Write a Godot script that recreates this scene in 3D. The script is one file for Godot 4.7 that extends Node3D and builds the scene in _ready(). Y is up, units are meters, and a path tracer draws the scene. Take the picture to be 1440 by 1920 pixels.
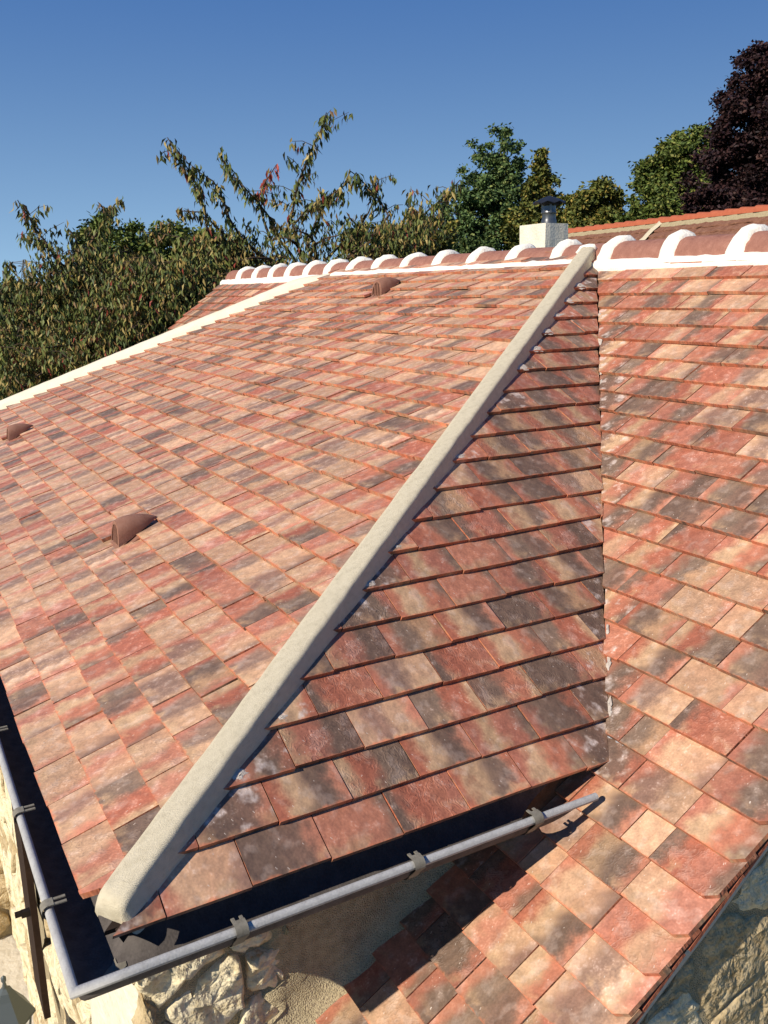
extends Node3D

# ---------------------------------------------------------------- measures
# metres; x runs along the ridge, z towards the front eave, y up
const K := 0.637
const Y0 := 4.8                      # ridge height above the terrace
const TA := 0.4465                   # tangent of each slope's pitch
const TB := 0.6577
const TC := 0.7629
const YE := -1.5288                  # eave, below the ridge
const X0 := 2.3243                   # corner of the wing
const WA := 3.4238
const WC := 2.004
const XH := -3.0075                  # far hip leaves the ridge here
const XD := -5.8617                  # far verge
const XV := 2.8390                   # near verge
const XWALL := 2.108                 # side wall of the wing
const ZWALL := 3.335                 # front wall of the wing
const XGABLE := 2.798
const CAM := Vector3(4.0518, 4.6076, 3.6981)
const CR := Vector3(0.49370204, -0.01725874, -0.86945985)
const CU := Vector3(-0.2016332, 0.97028566, -0.13375273)
const CF := Vector3(-0.84593283, -0.24134597, -0.47555207)
const FOCAL := 1680.7                # of the 1440 x 1920 photograph
const SUN := Vector3(0.166, 0.557, 0.813)
const CELLS := 64

var rng := RandomNumberGenerator.new()
var M := {}
var tile_mesh := []
var taken := {}

# ---------------------------------------------------------------- mesh helper
class MB:
	var v := PackedVector3Array()
	var n := PackedVector3Array()
	var t := PackedVector2Array()
	var c := PackedColorArray()
	var i := PackedInt32Array()
	var col := Color.WHITE
	func put(p: Vector3, nn: Vector3, uv := Vector2.ZERO) -> int:
		v.push_back(p); n.push_back(nn); t.push_back(uv); c.push_back(col)
		return v.size() - 1
	func face(a: int, b: int, d: int) -> void:     # counter-clockwise seen from outside
		i.push_back(a); i.push_back(d); i.push_back(b)
	func tri(a: Vector3, b: Vector3, d: Vector3) -> void:
		var nn := (b - a).cross(d - a).normalized()
		var k := put(a, nn); put(b, nn); put(d, nn)
		face(k, k + 1, k + 2)
	func quad(a: Vector3, b: Vector3, d: Vector3, e: Vector3) -> void:
		var nn := (d - a).cross(e - b).normalized()
		var k := put(a, nn, Vector2(0, 0)); put(b, nn, Vector2(1, 0)); put(d, nn, Vector2(1, 1)); put(e, nn, Vector2(0, 1))
		face(k, k + 1, k + 2); face(k, k + 2, k + 3)
	func box(xf: Transform3D, s: Vector3) -> void:
		var h := s * 0.5
		var p := []
		for k in 8:
			p.push_back(xf * Vector3(h.x * (1 if k & 1 else -1), h.y * (1 if k & 2 else -1), h.z * (1 if k & 4 else -1)))
		quad(p[4], p[5], p[7], p[6]); quad(p[1], p[0], p[2], p[3])
		quad(p[5], p[1], p[3], p[7]); quad(p[0], p[4], p[6], p[2])
		quad(p[6], p[7], p[3], p[2]); quad(p[0], p[1], p[5], p[4])
	# rows of points, smooth; rows[r][k]: (k direction) x (r direction) points outwards
	func grid(rows: Array, closed := false) -> void:
		var nr := rows.size()
		var nc: int = rows[0].size()
		var base := v.size()
		var nn := []
		for r in nr:
			for k in nc:
				var kl := k - 1
				var kr := k + 1
				if closed:
					kl = (k - 1 + nc) % nc; kr = (k + 1) % nc
				else:
					kl = maxi(kl, 0); kr = mini(kr, nc - 1)
				var a: Vector3 = rows[r][kr] - rows[r][kl]
				var b: Vector3 = rows[mini(r + 1, nr - 1)][k] - rows[maxi(r - 1, 0)][k]
				put(rows[r][k], a.cross(b).normalized(), Vector2(float(k) / nc, float(r) / nr))
		var last := nc if closed else nc - 1
		for r in nr - 1:
			for k in last:
				var k2 := (k + 1) % nc
				var a := base + r * nc + k
				var b := base + r * nc + k2
				face(a, b, b + nc); face(a, b + nc, a + nc)
	func tube(pts: Array, radii: Array, sides := 7, cap := true) -> void:
		var rows := []
		var up := Vector3(0.31, 0.2, 0.93)
		for k in pts.size():
			var d: Vector3 = (pts[mini(k + 1, pts.size() - 1)] - pts[maxi(k - 1, 0)]).normalized()
			var a := d.cross(up)
			if a.length() < 0.05: a = d.cross(Vector3(1, 0.1, 0))
			a = a.normalized()
			var b := d.cross(a)
			var row := []
			for s in sides:
				var th := TAU * s / sides
				row.push_back(pts[k] + (a * cos(th) + b * sin(th)) * radii[k])
			rows.push_back(row)
		grid(rows, true)
		if cap:
			for e in [0, rows.size() - 1]:
				for s in sides:
					if e == 0: tri(pts[0], rows[0][(s + 1) % sides], rows[0][s])
					else: tri(pts[e], rows[e][s], rows[e][(s + 1) % sides])
	func mesh(mat: Material, tangents := false) -> ArrayMesh:
		var arr := []
		arr.resize(Mesh.ARRAY_MAX)
		arr[Mesh.ARRAY_VERTEX] = v; arr[Mesh.ARRAY_NORMAL] = n; arr[Mesh.ARRAY_TEX_UV] = t
		arr[Mesh.ARRAY_COLOR] = c; arr[Mesh.ARRAY_INDEX] = i
		var m := ArrayMesh.new()
		m.add_surface_from_arrays(Mesh.PRIMITIVE_TRIANGLES, arr)
		if tangents:
			var st := SurfaceTool.new()
			st.create_from(m, 0); st.generate_tangents()
			m = st.commit()
		m.surface_set_material(0, mat)
		return m

func numbered(called: String) -> String:
	taken[called] = taken.get(called, -1) + 1
	return called if taken[called] == 0 else "%s_%03d" % [called, taken[called]]
func inst(called: String, mesh: Mesh, parent: Node, xf := Transform3D.IDENTITY) -> MeshInstance3D:
	var o := MeshInstance3D.new()
	o.name = called if parent != self else numbered(called)
	o.mesh = mesh
	o.transform = xf
	parent.add_child(o, true)
	return o
func obj(called: String, b: MB, mat: Material, parent: Node, tangents := false) -> MeshInstance3D:
	return inst(called, b.mesh(mat, tangents), parent)
func thing(called: String, label: String, category: String, group := "") -> Node3D:
	var o := Node3D.new()
	o.name = numbered(called)
	add_child(o)
	o.set_meta("label", label); o.set_meta("category", category)
	if group: o.set_meta("group", group)
	return o
func structure(o: Node) -> void:
	o.set_meta("kind", "structure")

# ---------------------------------------------------------------- pixels of the photograph
func ray(px: float, py: float) -> Vector3:
	return (CF + CR * ((px - 720.0) / FOCAL) + CU * ((960.0 - py) / FOCAL)).normalized()
func at(px: float, py: float, dist: float) -> Vector3:          # at a horizontal distance
	var d := ray(px, py)
	return CAM + d * (dist / Vector2(d.x, d.z).length())
func pixel(p: Vector3) -> Vector3:
	var d := p - CAM
	var z := d.dot(CF)
	return Vector3(720.0 + FOCAL * d.dot(CR) / z, 960.0 - FOCAL * d.dot(CU) / z, z)
func hit_y(px: float, py: float, y: float) -> Vector3:
	var d := ray(px, py)
	return CAM + d * ((y - CAM.y) / d.y)

# ---------------------------------------------------------------- materials
func rgb(r: float, g: float, b: float) -> Color:
	return Color(r / 255.0, g / 255.0, b / 255.0)
func lin(r: float, g: float, b: float) -> Color:
	return rgb(r, g, b).srgb_to_linear()
func noise(sd: int, freq: float, oct := 4, type := FastNoiseLite.TYPE_SIMPLEX_SMOOTH) -> FastNoiseLite:
	var f := FastNoiseLite.new()
	f.seed = sd; f.frequency = freq; f.noise_type = type
	f.fractal_type = FastNoiseLite.FRACTAL_FBM; f.fractal_octaves = oct
	return f
# a seamless colour texture out of coarse and fine noise, with stops of a ramp
func ramp_tex(sd: int, size: int, f1: float, f2: float, mixf: float, stops: Array) -> ImageTexture:
	var a := noise(sd, f1).get_seamless_image(size, size).get_data()
	var b := noise(sd + 7, f2, 3).get_seamless_image(size, size).get_data()
	var lut := []
	for k in 256:
		var x := k / 255.0 * (stops.size() - 1)
		var j := mini(int(x), stops.size() - 2)
		lut.push_back(stops[j].lerp(stops[j + 1], x - j))
	var out := PackedByteArray()
	out.resize(size * size * 3)
	for k in size * size:
		var q: Color = lut[clampi(int(a[k] * (1.0 - mixf) + b[k] * mixf), 0, 255)]
		out[k * 3] = int(q.r * 255.0); out[k * 3 + 1] = int(q.g * 255.0); out[k * 3 + 2] = int(q.b * 255.0)
	var im := Image.create_from_data(size, size, false, Image.FORMAT_RGB8, out)
	im.generate_mipmaps()
	return ImageTexture.create_from_image(im)
func bump_tex(sd: int, size: int, freq: float, oct: int, strength: float, type := FastNoiseLite.TYPE_SIMPLEX_SMOOTH) -> ImageTexture:
	var im := noise(sd, freq, oct, type).get_seamless_image(size, size)
	im.bump_map_to_normal_map(strength)
	im.generate_mipmaps()
	return ImageTexture.create_from_image(im)
func surf(col: Color, rough := 0.9, metal := 0.0) -> StandardMaterial3D:
	var m := StandardMaterial3D.new()
	m.albedo_color = col; m.roughness = rough; m.metallic = metal
	m.metallic_specular = 0.3
	m.cull_mode = BaseMaterial3D.CULL_DISABLED
	return m
func textured(tex: Texture2D, scale: float, normal: Texture2D, nscale: float, rough := 0.9, metal := 0.0) -> StandardMaterial3D:
	var m := surf(Color.WHITE, rough, metal)
	m.albedo_texture = tex
	m.uv1_triplanar = true; m.uv1_world_triplanar = true
	m.uv1_scale = Vector3.ONE * scale
	if normal:
		m.normal_enabled = true; m.normal_texture = normal; m.normal_scale = nscale
	return m
func leaf_mat(back: Color, rough := 0.6) -> StandardMaterial3D:
	var m := surf(Color.WHITE, rough)
	m.vertex_color_use_as_albedo = true
	m.backlight_enabled = true; m.backlight = back
	return m

# clay tile faces: flashed bands of red, buff and charcoal across each tile, with dents and scratches
const CW := 144
const CH := 112
func make_tile_material() -> void:
	var w := CW * 8
	var h := CH * 8
	var warp := noise(3, 0.013, 3).get_image(w, h).get_data()
	var mid := noise(5, 0.035, 4).get_image(w, h).get_data()
	var fine := noise(9, 0.16, 3).get_image(w, h).get_data()
	var patch := noise(21, 0.022, 5).get_image(w, h).get_data()
	var red := [rgb(166, 102, 76), rgb(157, 90, 66), rgb(171, 110, 84), rgb(163, 101, 79)]
	var dark := [rgb(110, 90, 74), rgb(98, 79, 65), rgb(118, 98, 80), rgb(112, 86, 70)]
	var buff := [rgb(176, 142, 106), rgb(170, 133, 99), rgb(184, 150, 114), rgb(160, 130, 98)]
	var styles := ["rddr", "drrd", "rrdd", "ddrb", "rbrd", "rrdr", "brdd", "drrr", "dddr", "rdbr", "rrrd", "bbdr", "rbdr"]
	var pales := ["rbbr", "bbrb", "bdbr", "rbbd", "bbrr", "brbd", "bbbr", "rdbb", "rrbr", "bddb"]
	var img := PackedByteArray(); img.resize(w * h * 3)
	var hgt := PackedByteArray(); hgt.resize(w * h)
	var r := RandomNumberGenerator.new()
	r.seed = 77
	for cell in CELLS:
		var cx := (cell % 8) * CW
		var cy := int(cell / 8.0) * CH
		var lut := []                                    # colour across the width
		var knots := []
		var lot: Array = pales if cell >= 32 and cell < 56 else styles
		var style: String = lot[r.randi() % lot.size()]
		var dusty := cell >= 56
		for k in 4:
			var kind: Array = {"r": red, "d": dark, "b": buff}[style[k]]
			var kc: Color = kind[r.randi() % 4]
			knots.push_back(kc.lerp(rgb(183, 136, 116), 0.30 if lot == pales else 0.12))
		for k in 64:
			var x := k / 63.0 * 3.0
			var j := mini(int(x), 2)
			lut.push_back(knots[j].lerp(knots[j + 1], smoothstep(0.12, 0.88, x - j)))
		var pale: Color = buff[r.randi() % 4]
		var wrinkle := r.randf() < 0.25
		var wfreq := r.randf_range(26.0, 44.0)
		var wo := r.randf_range(0.1, 0.5)
		var tone := r.randf_range(0.92, 1.06) * (1.07 if lot == pales else 1.0)
		var slant := r.randf_range(-0.14, 0.14)
		var streak := r.randf() < 0.5 or dusty
		var chalk := rgb(208, 192, 182)
		var clay := rgb(190, 108, 74)
		for y in CH:
			var vv := float(y) / CH                      # 1 at the butt edge
			var row := (cy + y) * w + cx
			for x in CW:
				var k := row + x
				var a := (warp[k] - 128) / 128.0
				var b := (mid[k] - 128) / 128.0
				var f := (fine[k] - 128) / 128.0
				var g := (patch[k] - 128) / 128.0
				var u := float(x) / CW
				var q: Color = lut[clampi(int((u + a * 0.12 + b * 0.035 + f * 0.025 + slant * (vv - 0.5)) * 63.0), 0, 63)]
				var l := tone * (1.0 + b * 0.11 + f * 0.08)
				var wash := clampf((g - 0.16) * (1.6 if dusty else 0.6), 0.0, 0.75 if dusty else 0.22)
				if streak:
					wash += clampf((f * 0.6 + b * 0.5 - 0.3) * 0.8, 0.0, 0.35)
				q = q.lerp(chalk, wash)
				q = q.lerp(pale, clampf(a * 1.6 + b * 0.5 - 0.15, 0.0, 0.6) * smoothstep(0.68, 0.92, vv))
				var edge := maxf(0.0, 1.0 - (1.0 - vv) * CH / maxf(3.2, 6.0 + b * 6.0))
				q = q.lerp(clay, minf(1.0, edge * 1.3) * 0.85)
				img[k * 3] = clampi(int(q.r * l * 255.0), 0, 255)
				img[k * 3 + 1] = clampi(int(q.g * l * 255.0), 0, 255)
				img[k * 3 + 2] = clampi(int(q.b * l * 255.0), 0, 255)
				var hh := 110.0 + a * 55.0 + b * 40.0 + f * 3.0
				if wrinkle:
					var s := sin(u * wfreq + b * 5.0 + a * 3.0 + (vv - wo) * 4.0)
					hh += pow(absf(s), 6.0) * 38.0 * smoothstep(-0.3, 0.2, g + 0.1)
				hgt[k] = clampi(int(hh), 0, 255)
		for k in r.randi_range(2, 7) * (2 if dusty else 1):       # chips and lime specks
			var x := r.randi_range(4, CW - 8)
			var y := r.randi_range(36, CH - 8)
			var len := r.randi_range(1, 4)
			for j in len:
				var q := ((cy + y + j) * w + cx + x + (j >> 1)) * 3
				img[q] = 216; img[q + 1] = 202; img[q + 2] = 188
	var ci := Image.create_from_data(w, h, false, Image.FORMAT_RGB8, img)
	ci.generate_mipmaps()
	var ni := Image.create_from_data(w, h, false, Image.FORMAT_L8, hgt)
	ni.bump_map_to_normal_map(4.0)
	ni.generate_mipmaps()
	var m := surf(Color.WHITE, 0.5)
	m.metallic_specular = 0.42
	m.albedo_texture = ImageTexture.create_from_image(ci)
	m.normal_enabled = true; m.normal_texture = ImageTexture.create_from_image(ni); m.normal_scale = 1.0
	M.tile = m

func make_materials() -> void:
	make_tile_material()
	var fine_bump := bump_tex(31, 512, 0.05, 4, 6.0)
	var grain := bump_tex(33, 512, 0.12, 3, 7.0)
	var rocky := bump_tex(35, 512, 0.018, 6, 16.0)
	M.hip = textured(ramp_tex(41, 512, 0.01, 0.14, 0.5, [rgb(150, 139, 114), rgb(198, 186, 158), rgb(208, 196, 168), rgb(221, 212, 188)]), 7.0, grain, 1.0)
	M.cream = textured(ramp_tex(43, 256, 0.012, 0.1, 0.4, [rgb(210, 197, 168), rgb(224, 213, 187), rgb(232, 222, 198)]), 2.0, fine_bump, 0.4)
	M.white = textured(ramp_tex(45, 256, 0.012, 0.1, 0.4, [rgb(226, 217, 198), rgb(240, 233, 217), rgb(246, 241, 229)]), 2.0, fine_bump, 0.5)
	M.ridge = textured(ramp_tex(47, 512, 0.012, 0.09, 0.35, [rgb(112, 74, 62), rgb(138, 94, 79), rgb(156, 110, 93), rgb(180, 140, 122)]), 2.2, fine_bump, 0.35, 0.7)
	M.vent = textured(ramp_tex(48, 256, 0.014, 0.09, 0.4, [rgb(122, 84, 66), rgb(142, 102, 84), rgb(156, 118, 100)]), 4.0, fine_bump, 0.3, 0.75)
	M.zinc = textured(ramp_tex(49, 256, 0.02, 0.12, 0.4, [rgb(146, 143, 138), rgb(172, 170, 165), rgb(188, 186, 181)]), 5.0, fine_bump, 0.3, 0.8)
	M.trough = textured(ramp_tex(50, 256, 0.02, 0.12, 0.4, [rgb(62, 57, 53), rgb(88, 82, 78), rgb(112, 104, 97)]), 4.0, fine_bump, 0.3, 0.8)
	M.clip = textured(ramp_tex(51, 256, 0.02, 0.12, 0.4, [rgb(104, 98, 86), rgb(128, 122, 108), rgb(146, 140, 126)]), 6.0, fine_bump, 0.2, 0.75)
	M.stone = textured(ramp_tex(53, 512, 0.012, 0.08, 0.4, [rgb(160, 134, 94), rgb(208, 188, 146), rgb(226, 210, 172), rgb(234, 222, 190), rgb(214, 194, 152)]), 2.3, rocky, 1.3)
	M.stone2 = textured(ramp_tex(54, 512, 0.012, 0.08, 0.4, [rgb(112, 92, 66), rgb(162, 140, 102), rgb(186, 165, 126), rgb(206, 187, 148), rgb(166, 143, 104)]), 2.3, rocky, 1.3)
	M.grout = textured(ramp_tex(55, 512, 0.02, 0.16, 0.55, [rgb(112, 98, 74), rgb(160, 145, 113), rgb(184, 168, 134), rgb(206, 192, 160)]), 2.6, grain, 1.3)
	M.plaster = textured(ramp_tex(56, 256, 0.02, 0.12, 0.4, [rgb(186, 178, 164), rgb(204, 197, 184)]), 2.0, fine_bump, 0.5)
	M.render = textured(ramp_tex(57, 256, 0.014, 0.1, 0.4, [rgb(206, 195, 170), rgb(222, 212, 188), rgb(232, 223, 200)]), 2.0, rocky, 0.5)
	M.terrace = textured(ramp_tex(58, 256, 0.01, 0.08, 0.35, [rgb(190, 181, 162), rgb(206, 197, 178), rgb(214, 206, 190)]), 0.5, fine_bump, 0.3)
	M.grass = textured(ramp_tex(59, 256, 0.02, 0.15, 0.5, [rgb(52, 62, 30), rgb(78, 84, 42), rgb(104, 102, 56)]), 0.3, grain, 1.0)
	M.felt = surf(rgb(52, 42, 36), 0.95)
	M.wood = textured(ramp_tex(60, 256, 0.02, 0.12, 0.4, [rgb(72, 54, 40), rgb(96, 74, 56), rgb(112, 90, 70)]), 4.0, fine_bump, 0.4)
	M.shutter = textured(ramp_tex(61, 256, 0.02, 0.12, 0.4, [rgb(40, 28, 22), rgb(50, 36, 27), rgb(58, 43, 33)]), 4.0, fine_bump, 0.3)
	M.iron = surf(rgb(44, 38, 34), 0.6, 0.4)
	M.steel = surf(rgb(120, 120, 118), 0.3, 0.85)
	M.cowl = surf(rgb(52, 54, 58), 0.45, 0.5)
	M.lead = textured(ramp_tex(62, 256, 0.03, 0.12, 0.4, [rgb(150, 152, 154), rgb(178, 180, 182), rgb(196, 197, 198)]), 8.0, rocky, 0.6, 0.45, 0.5)
	M.lantern = surf(rgb(96, 102, 100), 0.45, 0.5)
	var g := surf(Color(0.75, 0.82, 0.85, 0.22), 0.05)
	g.transparency = BaseMaterial3D.TRANSPARENCY_ALPHA
	M.glass = g
	M.bark = textured(ramp_tex(63, 256, 0.02, 0.1, 0.4, [rgb(52, 42, 34), rgb(82, 68, 56), rgb(104, 90, 76)]), 2.0, rocky, 0.7)
	M.cherry = leaf_mat(Color(0.10, 0.09, 0.03), 0.5)
	M.leaf = leaf_mat(Color(0.05, 0.07, 0.015), 0.6)
	M.purple = leaf_mat(Color(0.03, 0.008, 0.01), 0.6)
	M.old_tile = textured(ramp_tex(64, 256, 0.02, 0.1, 0.5, [rgb(72, 48, 38), rgb(112, 76, 60), rgb(136, 98, 78), rgb(160, 134, 110)]), 1.4, rocky, 0.7)
	M.orange = textured(ramp_tex(65, 256, 0.02, 0.1, 0.5, [rgb(140, 74, 52), rgb(172, 94, 66), rgb(186, 112, 82)]), 2.0, fine_bump, 0.4)
	M.slip = textured(ramp_tex(67, 256, 0.02, 0.1, 0.5, [rgb(120, 70, 54), rgb(160, 92, 68), rgb(182, 128, 98)]), 3.0, fine_bump, 0.4)
	M.smear = textured(ramp_tex(68, 256, 0.02, 0.12, 0.5, [rgb(168, 152, 138), rgb(192, 180, 166), rgb(212, 203, 190)]), 6.0, grain, 0.8)
	M.far_metal = surf(rgb(112, 112, 110), 0.8)
	M.far_block = surf(rgb(96, 94, 90), 0.9)

# ---------------------------------------------------------------- tiles
const TW := 0.2                       # laid width
const TT := 0.016                    # thickness
func tile_uv(cell: int, x: float, z: float, w: float, len: float) -> Vector2:
	var u := 0.03 + 0.94 * clampf(x / w + 0.5, 0.0, 1.0)
	var v := 0.03 + 0.95 * clampf(1.0 + z / len, 0.0, 1.0)
	return Vector2(((cell % 8) + u) / 8.0, (int(cell / 8.0) + v) / 8.0)
func make_tile_meshes() -> void:
	var e := 0.118
	var len := e * 1.45
	var r := RandomNumberGenerator.new()
	r.seed = 12
	var hw := TW * 0.5 - 0.0024
	for cell in CELLS:
		var b := MB.new()
		var nx := 5
		var sag := r.randf_range(-0.0012, 0.0022)
		var rows := []
		for k in nx + 1:
			var x := -hw + 2.0 * hw * k / nx
			var wob := r.randf_range(-0.0016, 0.0016)
			var bow := sag * (1.0 - pow(x / hw, 2.0))
			var up := r.randf_range(-0.0007, 0.0007) + bow
			var corner := 0.0028 if (k == 0 or k == nx) else 0.0
			var z := wob - corner
			rows.push_back([Vector3(x, 2.0 * TT - TT * len / e, -len), Vector3(x, 2.0 * TT - TT * 0.5 + up * 0.7, -e * 0.5), Vector3(x, 2.0 * TT + up, z - 0.0045),
				Vector3(x, 2.0 * TT - 0.0035 + up, z), Vector3(x, TT * 0.85 + up, z - 0.001)])
		var nrm := [Vector3(0, 1, 0.1).normalized(), Vector3(0, 1, 0.1).normalized(), Vector3(0, 1, 0.35).normalized(), Vector3(0, 0.45, 1).normalized(), Vector3(0, 0, 1)]
		for k in nx + 1:
			for j in 5:
				var p: Vector3 = rows[k][j]
				b.put(p, nrm[j], tile_uv(cell, p.x, p.z if j < 3 else (-0.0008 if j == 3 else -0.0034), TW, len))
		for k in nx:
			for j in 4:
				var a := k * 5 + j
				b.face(a, a + 1, a + 6); b.face(a, a + 6, a + 5)
		for s in [0, nx]:
			var sx := -1.0 if s == 0 else 1.0
			var kk := []
			for j in 5:
				var p: Vector3 = rows[s][j]
				kk.push_back(b.put(p, Vector3(sx, 0, 0), tile_uv(cell, p.x + 0.01 * sx * -p.y / TT, p.z, TW, len)))
			var bot := b.put(rows[s][0] - Vector3(0, TT, 0), Vector3(sx, 0, 0), tile_uv(cell, 0, -0.002, TW, len))
			for q in [[0, 1, 4], [0, 4, 5], [1, 2, 3], [1, 3, 4]]:
				var i0: int = kk[q[0]]
				var i1: int = kk[q[1]] if q[1] < 5 else bot
				var i2: int = kk[q[2]] if q[2] < 5 else bot
				if sx > 0: b.face(i0, i2, i1)
				else: b.face(i0, i1, i2)
		tile_mesh.push_back(b.mesh(M.tile, true))
func cut_tile(poly: PackedVector2Array, cell: int, e: float) -> ArrayMesh:   # poly in tile coordinates (x, z)
	var b := MB.new()
	var len := e * 1.45
	if Geometry2D.is_polygon_clockwise(poly): poly.reverse()
	var idx := Geometry2D.triangulate_polygon(poly)
	var top := []
	for p in poly:
		top.push_back(Vector3(p.x, 2.0 * TT + TT * p.y / e, p.y))
	var nn := Vector3(0, 1, 0.1).normalized()
	for p in top: b.put(p, nn, tile_uv(cell, p.x, p.z, TW, len))
	for k in range(0, idx.size(), 3):
		var q0: Vector3 = top[idx[k]]
		var q1: Vector3 = top[idx[k + 1]]
		var q2: Vector3 = top[idx[k + 2]]
		if (q1 - q0).cross(q2 - q0).y > 0: b.face(idx[k], idx[k + 1], idx[k + 2])
		else: b.face(idx[k], idx[k + 2], idx[k + 1])
	var mid := Vector2.ZERO
	for p in poly: mid += p / poly.size()
	for k in poly.size():
		var a: Vector3 = top[k]
		var d: Vector3 = top[(k + 1) % top.size()]
		var nx := Vector3(d.z - a.z, 0, a.x - d.x).normalized()
		if nx.dot(Vector3(a.x - mid.x, 0, a.z - mid.y)) < 0: nx = -nx
		var dn := Vector3(0, -TT, 0)
		var uv := tile_uv(cell, -0.09, -0.0006, TW, len)
		var uv2 := tile_uv(cell, -0.09 + (d - a).length(), -0.0006, TW, len)
		var down := Vector2(0, -0.002)
		var q := b.put(a, nx, uv); b.put(d, nx, uv2); b.put(d + dn, nx, uv2 + down); b.put(a + dn, nx, uv + down)
		b.face(q, q + 1, q + 2); b.face(q, q + 2, q + 3)
	return b.mesh(M.tile, true)

# one slope: origin at the ridge, o.u along the course, o.d down the slope; region in (u, s)
func slope_frame(o: Vector3, u: Vector3, d: Vector3) -> Dictionary:
	return {"o": o, "u": u, "d": d, "n": d.cross(u).normalized(), "b": Basis(u, d.cross(u).normalized(), d)}
func on(f: Dictionary, u: float, s: float, h := 0.0) -> Vector3:
	return f.o + f.u * u + f.d * s + f.n * h
func lay(f: Dictionary, parent: Node3D, region: PackedVector2Array, s_last: float, e: float, courses: int, phase: float, opt := {}) -> void:
	var len := e * 1.45
	var list := []
	var holes: Array = opt.get("holes", [])
	var lo := INF
	var hi := -INF
	for p in region:
		lo = minf(lo, p.x); hi = maxf(hi, p.x)
	for k in courses:
		var s := s_last - k * e
		var shift := phase + (0.5 * TW if k % 2 else 0.0) + rng.randf_range(-0.018, 0.018)
		var x := lo - 0.4 - fposmod(lo - 0.4 - shift, TW)
		var bounds := []
		if opt.has("verge"):                       # set out from the verge: every other course has a half tile
			var q: float = opt.verge
			var j := 0
			while q > lo - 0.3:
				var wq := TW * (0.5 if j == (1 if (k % 4) < 2 else 2) and k % 2 else 1.0)
				bounds.push_back(Vector2(q - wq, wq)); q -= wq; j += 1
			bounds.reverse()
		else:
			while x < hi + 0.3:
				if x + TW >= lo - 0.05: bounds.push_back(Vector2(x, TW))
				x += TW
		var prev := -1
		for bd in bounds:
			x = bd.x
			var wd: float = bd.y
			var light: bool = rng.randf() < opt.get("pale", 0.22)
			var cell := 32 + rng.randi() % 24 if light else rng.randi() % 32
			while cell == prev: cell = 32 + rng.randi() % 24 if light else rng.randi() % 32
			prev = cell
			var ds := rng.randf_range(-0.0035, 0.0035)
			var c := Vector2(x + wd * 0.5, s + ds)
			var rect := PackedVector2Array([Vector2(x + 0.0016, s - len), Vector2(x + wd - 0.0016, s - len), Vector2(x + wd - 0.0016, s), Vector2(x + 0.0016, s)])
			if opt.has("verge") and absf(x + wd - opt.verge) < 0.01:
				rect = PackedVector2Array([rect[0], rect[1], Vector2(x + wd - 0.0016, s - 0.024), Vector2(x + wd - 0.030, s), rect[3]])
			var rot := rng.randf_range(-0.009, 0.009)
			var lift := rng.randf_range(0.001, 0.005)
			var tip := rng.randf_range(-0.012, 0.012)
			if rng.randf() < 0.14:
				lift += rng.randf_range(0.002, 0.005); tip += 0.02
			var inside := rect.size() == 4 and wd == TW
			for p in rect:
				if not Geometry2D.is_point_in_polygon(p, region): inside = false
			var hole := false
			for hp in holes:
				if absf(c.x - hp.x) < TW * 0.5 and absf(c.y - hp.y) < e * 0.5: hole = true
			var xf := Transform3D(f.b * Basis.from_euler(Vector3(-absf(tip) if tip < 0.0 else -tip, rot, rng.randf_range(-0.010, 0.010))), on(f, c.x, c.y, lift))
			var pp := pixel(xf.origin)
			var vis := pp.z > 0.2 and pp.x > -260 and pp.x < 1700 and pp.y < 2200
			if hole or not vis:
				pass
			elif inside:
				list.push_back([pp, tile_mesh[cell], xf])
			else:
				for q in Geometry2D.intersect_polygons(rect, region):
					if Geometry2D.is_polygon_clockwise(q): continue
					var area := 0.0
					var ll := PackedVector2Array()
					for j in q.size():
						area += q[j].cross(q[(j + 1) % q.size()]) * 0.5
						ll.push_back(q[j] - Vector2(c.x, s))
					var mxs := -INF
					for v in q: mxs = maxf(mxs, v.y)
					if area < 0.0006 or mxs < s - e * 0.98: continue
					var cc := cell
					if opt.get("dusty", false) and area < wd * len * 0.85 and rng.randf() < 0.75: cc = 56 + rng.randi() % 8
					list.push_back([pp, cut_tile(ll, cc, e), xf])
	# the three hundred that show largest are tiles of their own; what is past that is one field
	list.sort_custom(func(a, b): return rank(a[0]) < rank(b[0]))
	var st := SurfaceTool.new()
	var rest := 0
	for k in list.size():
		if k < 300: inst("tile", list[k][1], parent, list[k][2])
		else:
			st.append_from(list[k][1], 0, list[k][2]); rest += 1
	if rest:
		var m := st.commit()
		m.surface_set_material(0, M.tile)
		var o := inst("small_tiles", m, parent)
		o.set_meta("kind", "stuff")
	print(parent.name, " tiles ", list.size(), " joined ", rest)
func rank(p: Vector3) -> float:
	return p.z + (100.0 if p.x < -20 or p.x > 1460 or p.y > 1940 else 0.0)
func deck(called: String, f: Dictionary, poly: PackedVector2Array, parent: Node3D) -> MeshInstance3D:
	var b := MB.new()
	var idx := Geometry2D.triangulate_polygon(poly)
	for h in [-0.010, -0.035]:
		for k in range(0, idx.size(), 3):
			var p0 := on(f, poly[idx[k]].x, poly[idx[k]].y, h)
			var p1 := on(f, poly[idx[k + 1]].x, poly[idx[k + 1]].y, h)
			var p2 := on(f, poly[idx[k + 2]].x, poly[idx[k + 2]].y, h)
			var up: bool = (p1 - p0).cross(p2 - p0).dot(f.n) > 0
			if up == (h > -0.02): b.tri(p0, p1, p2)
			else: b.tri(p0, p2, p1)
	for k in poly.size():
		var a := poly[k]
		var d := poly[(k + 1) % poly.size()]
		b.quad(on(f, a.x, a.y, -0.035), on(f, d.x, d.y, -0.035), on(f, d.x, d.y, -0.010), on(f, a.x, a.y, -0.010))
	return obj(called, b, M.felt, parent)

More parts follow.
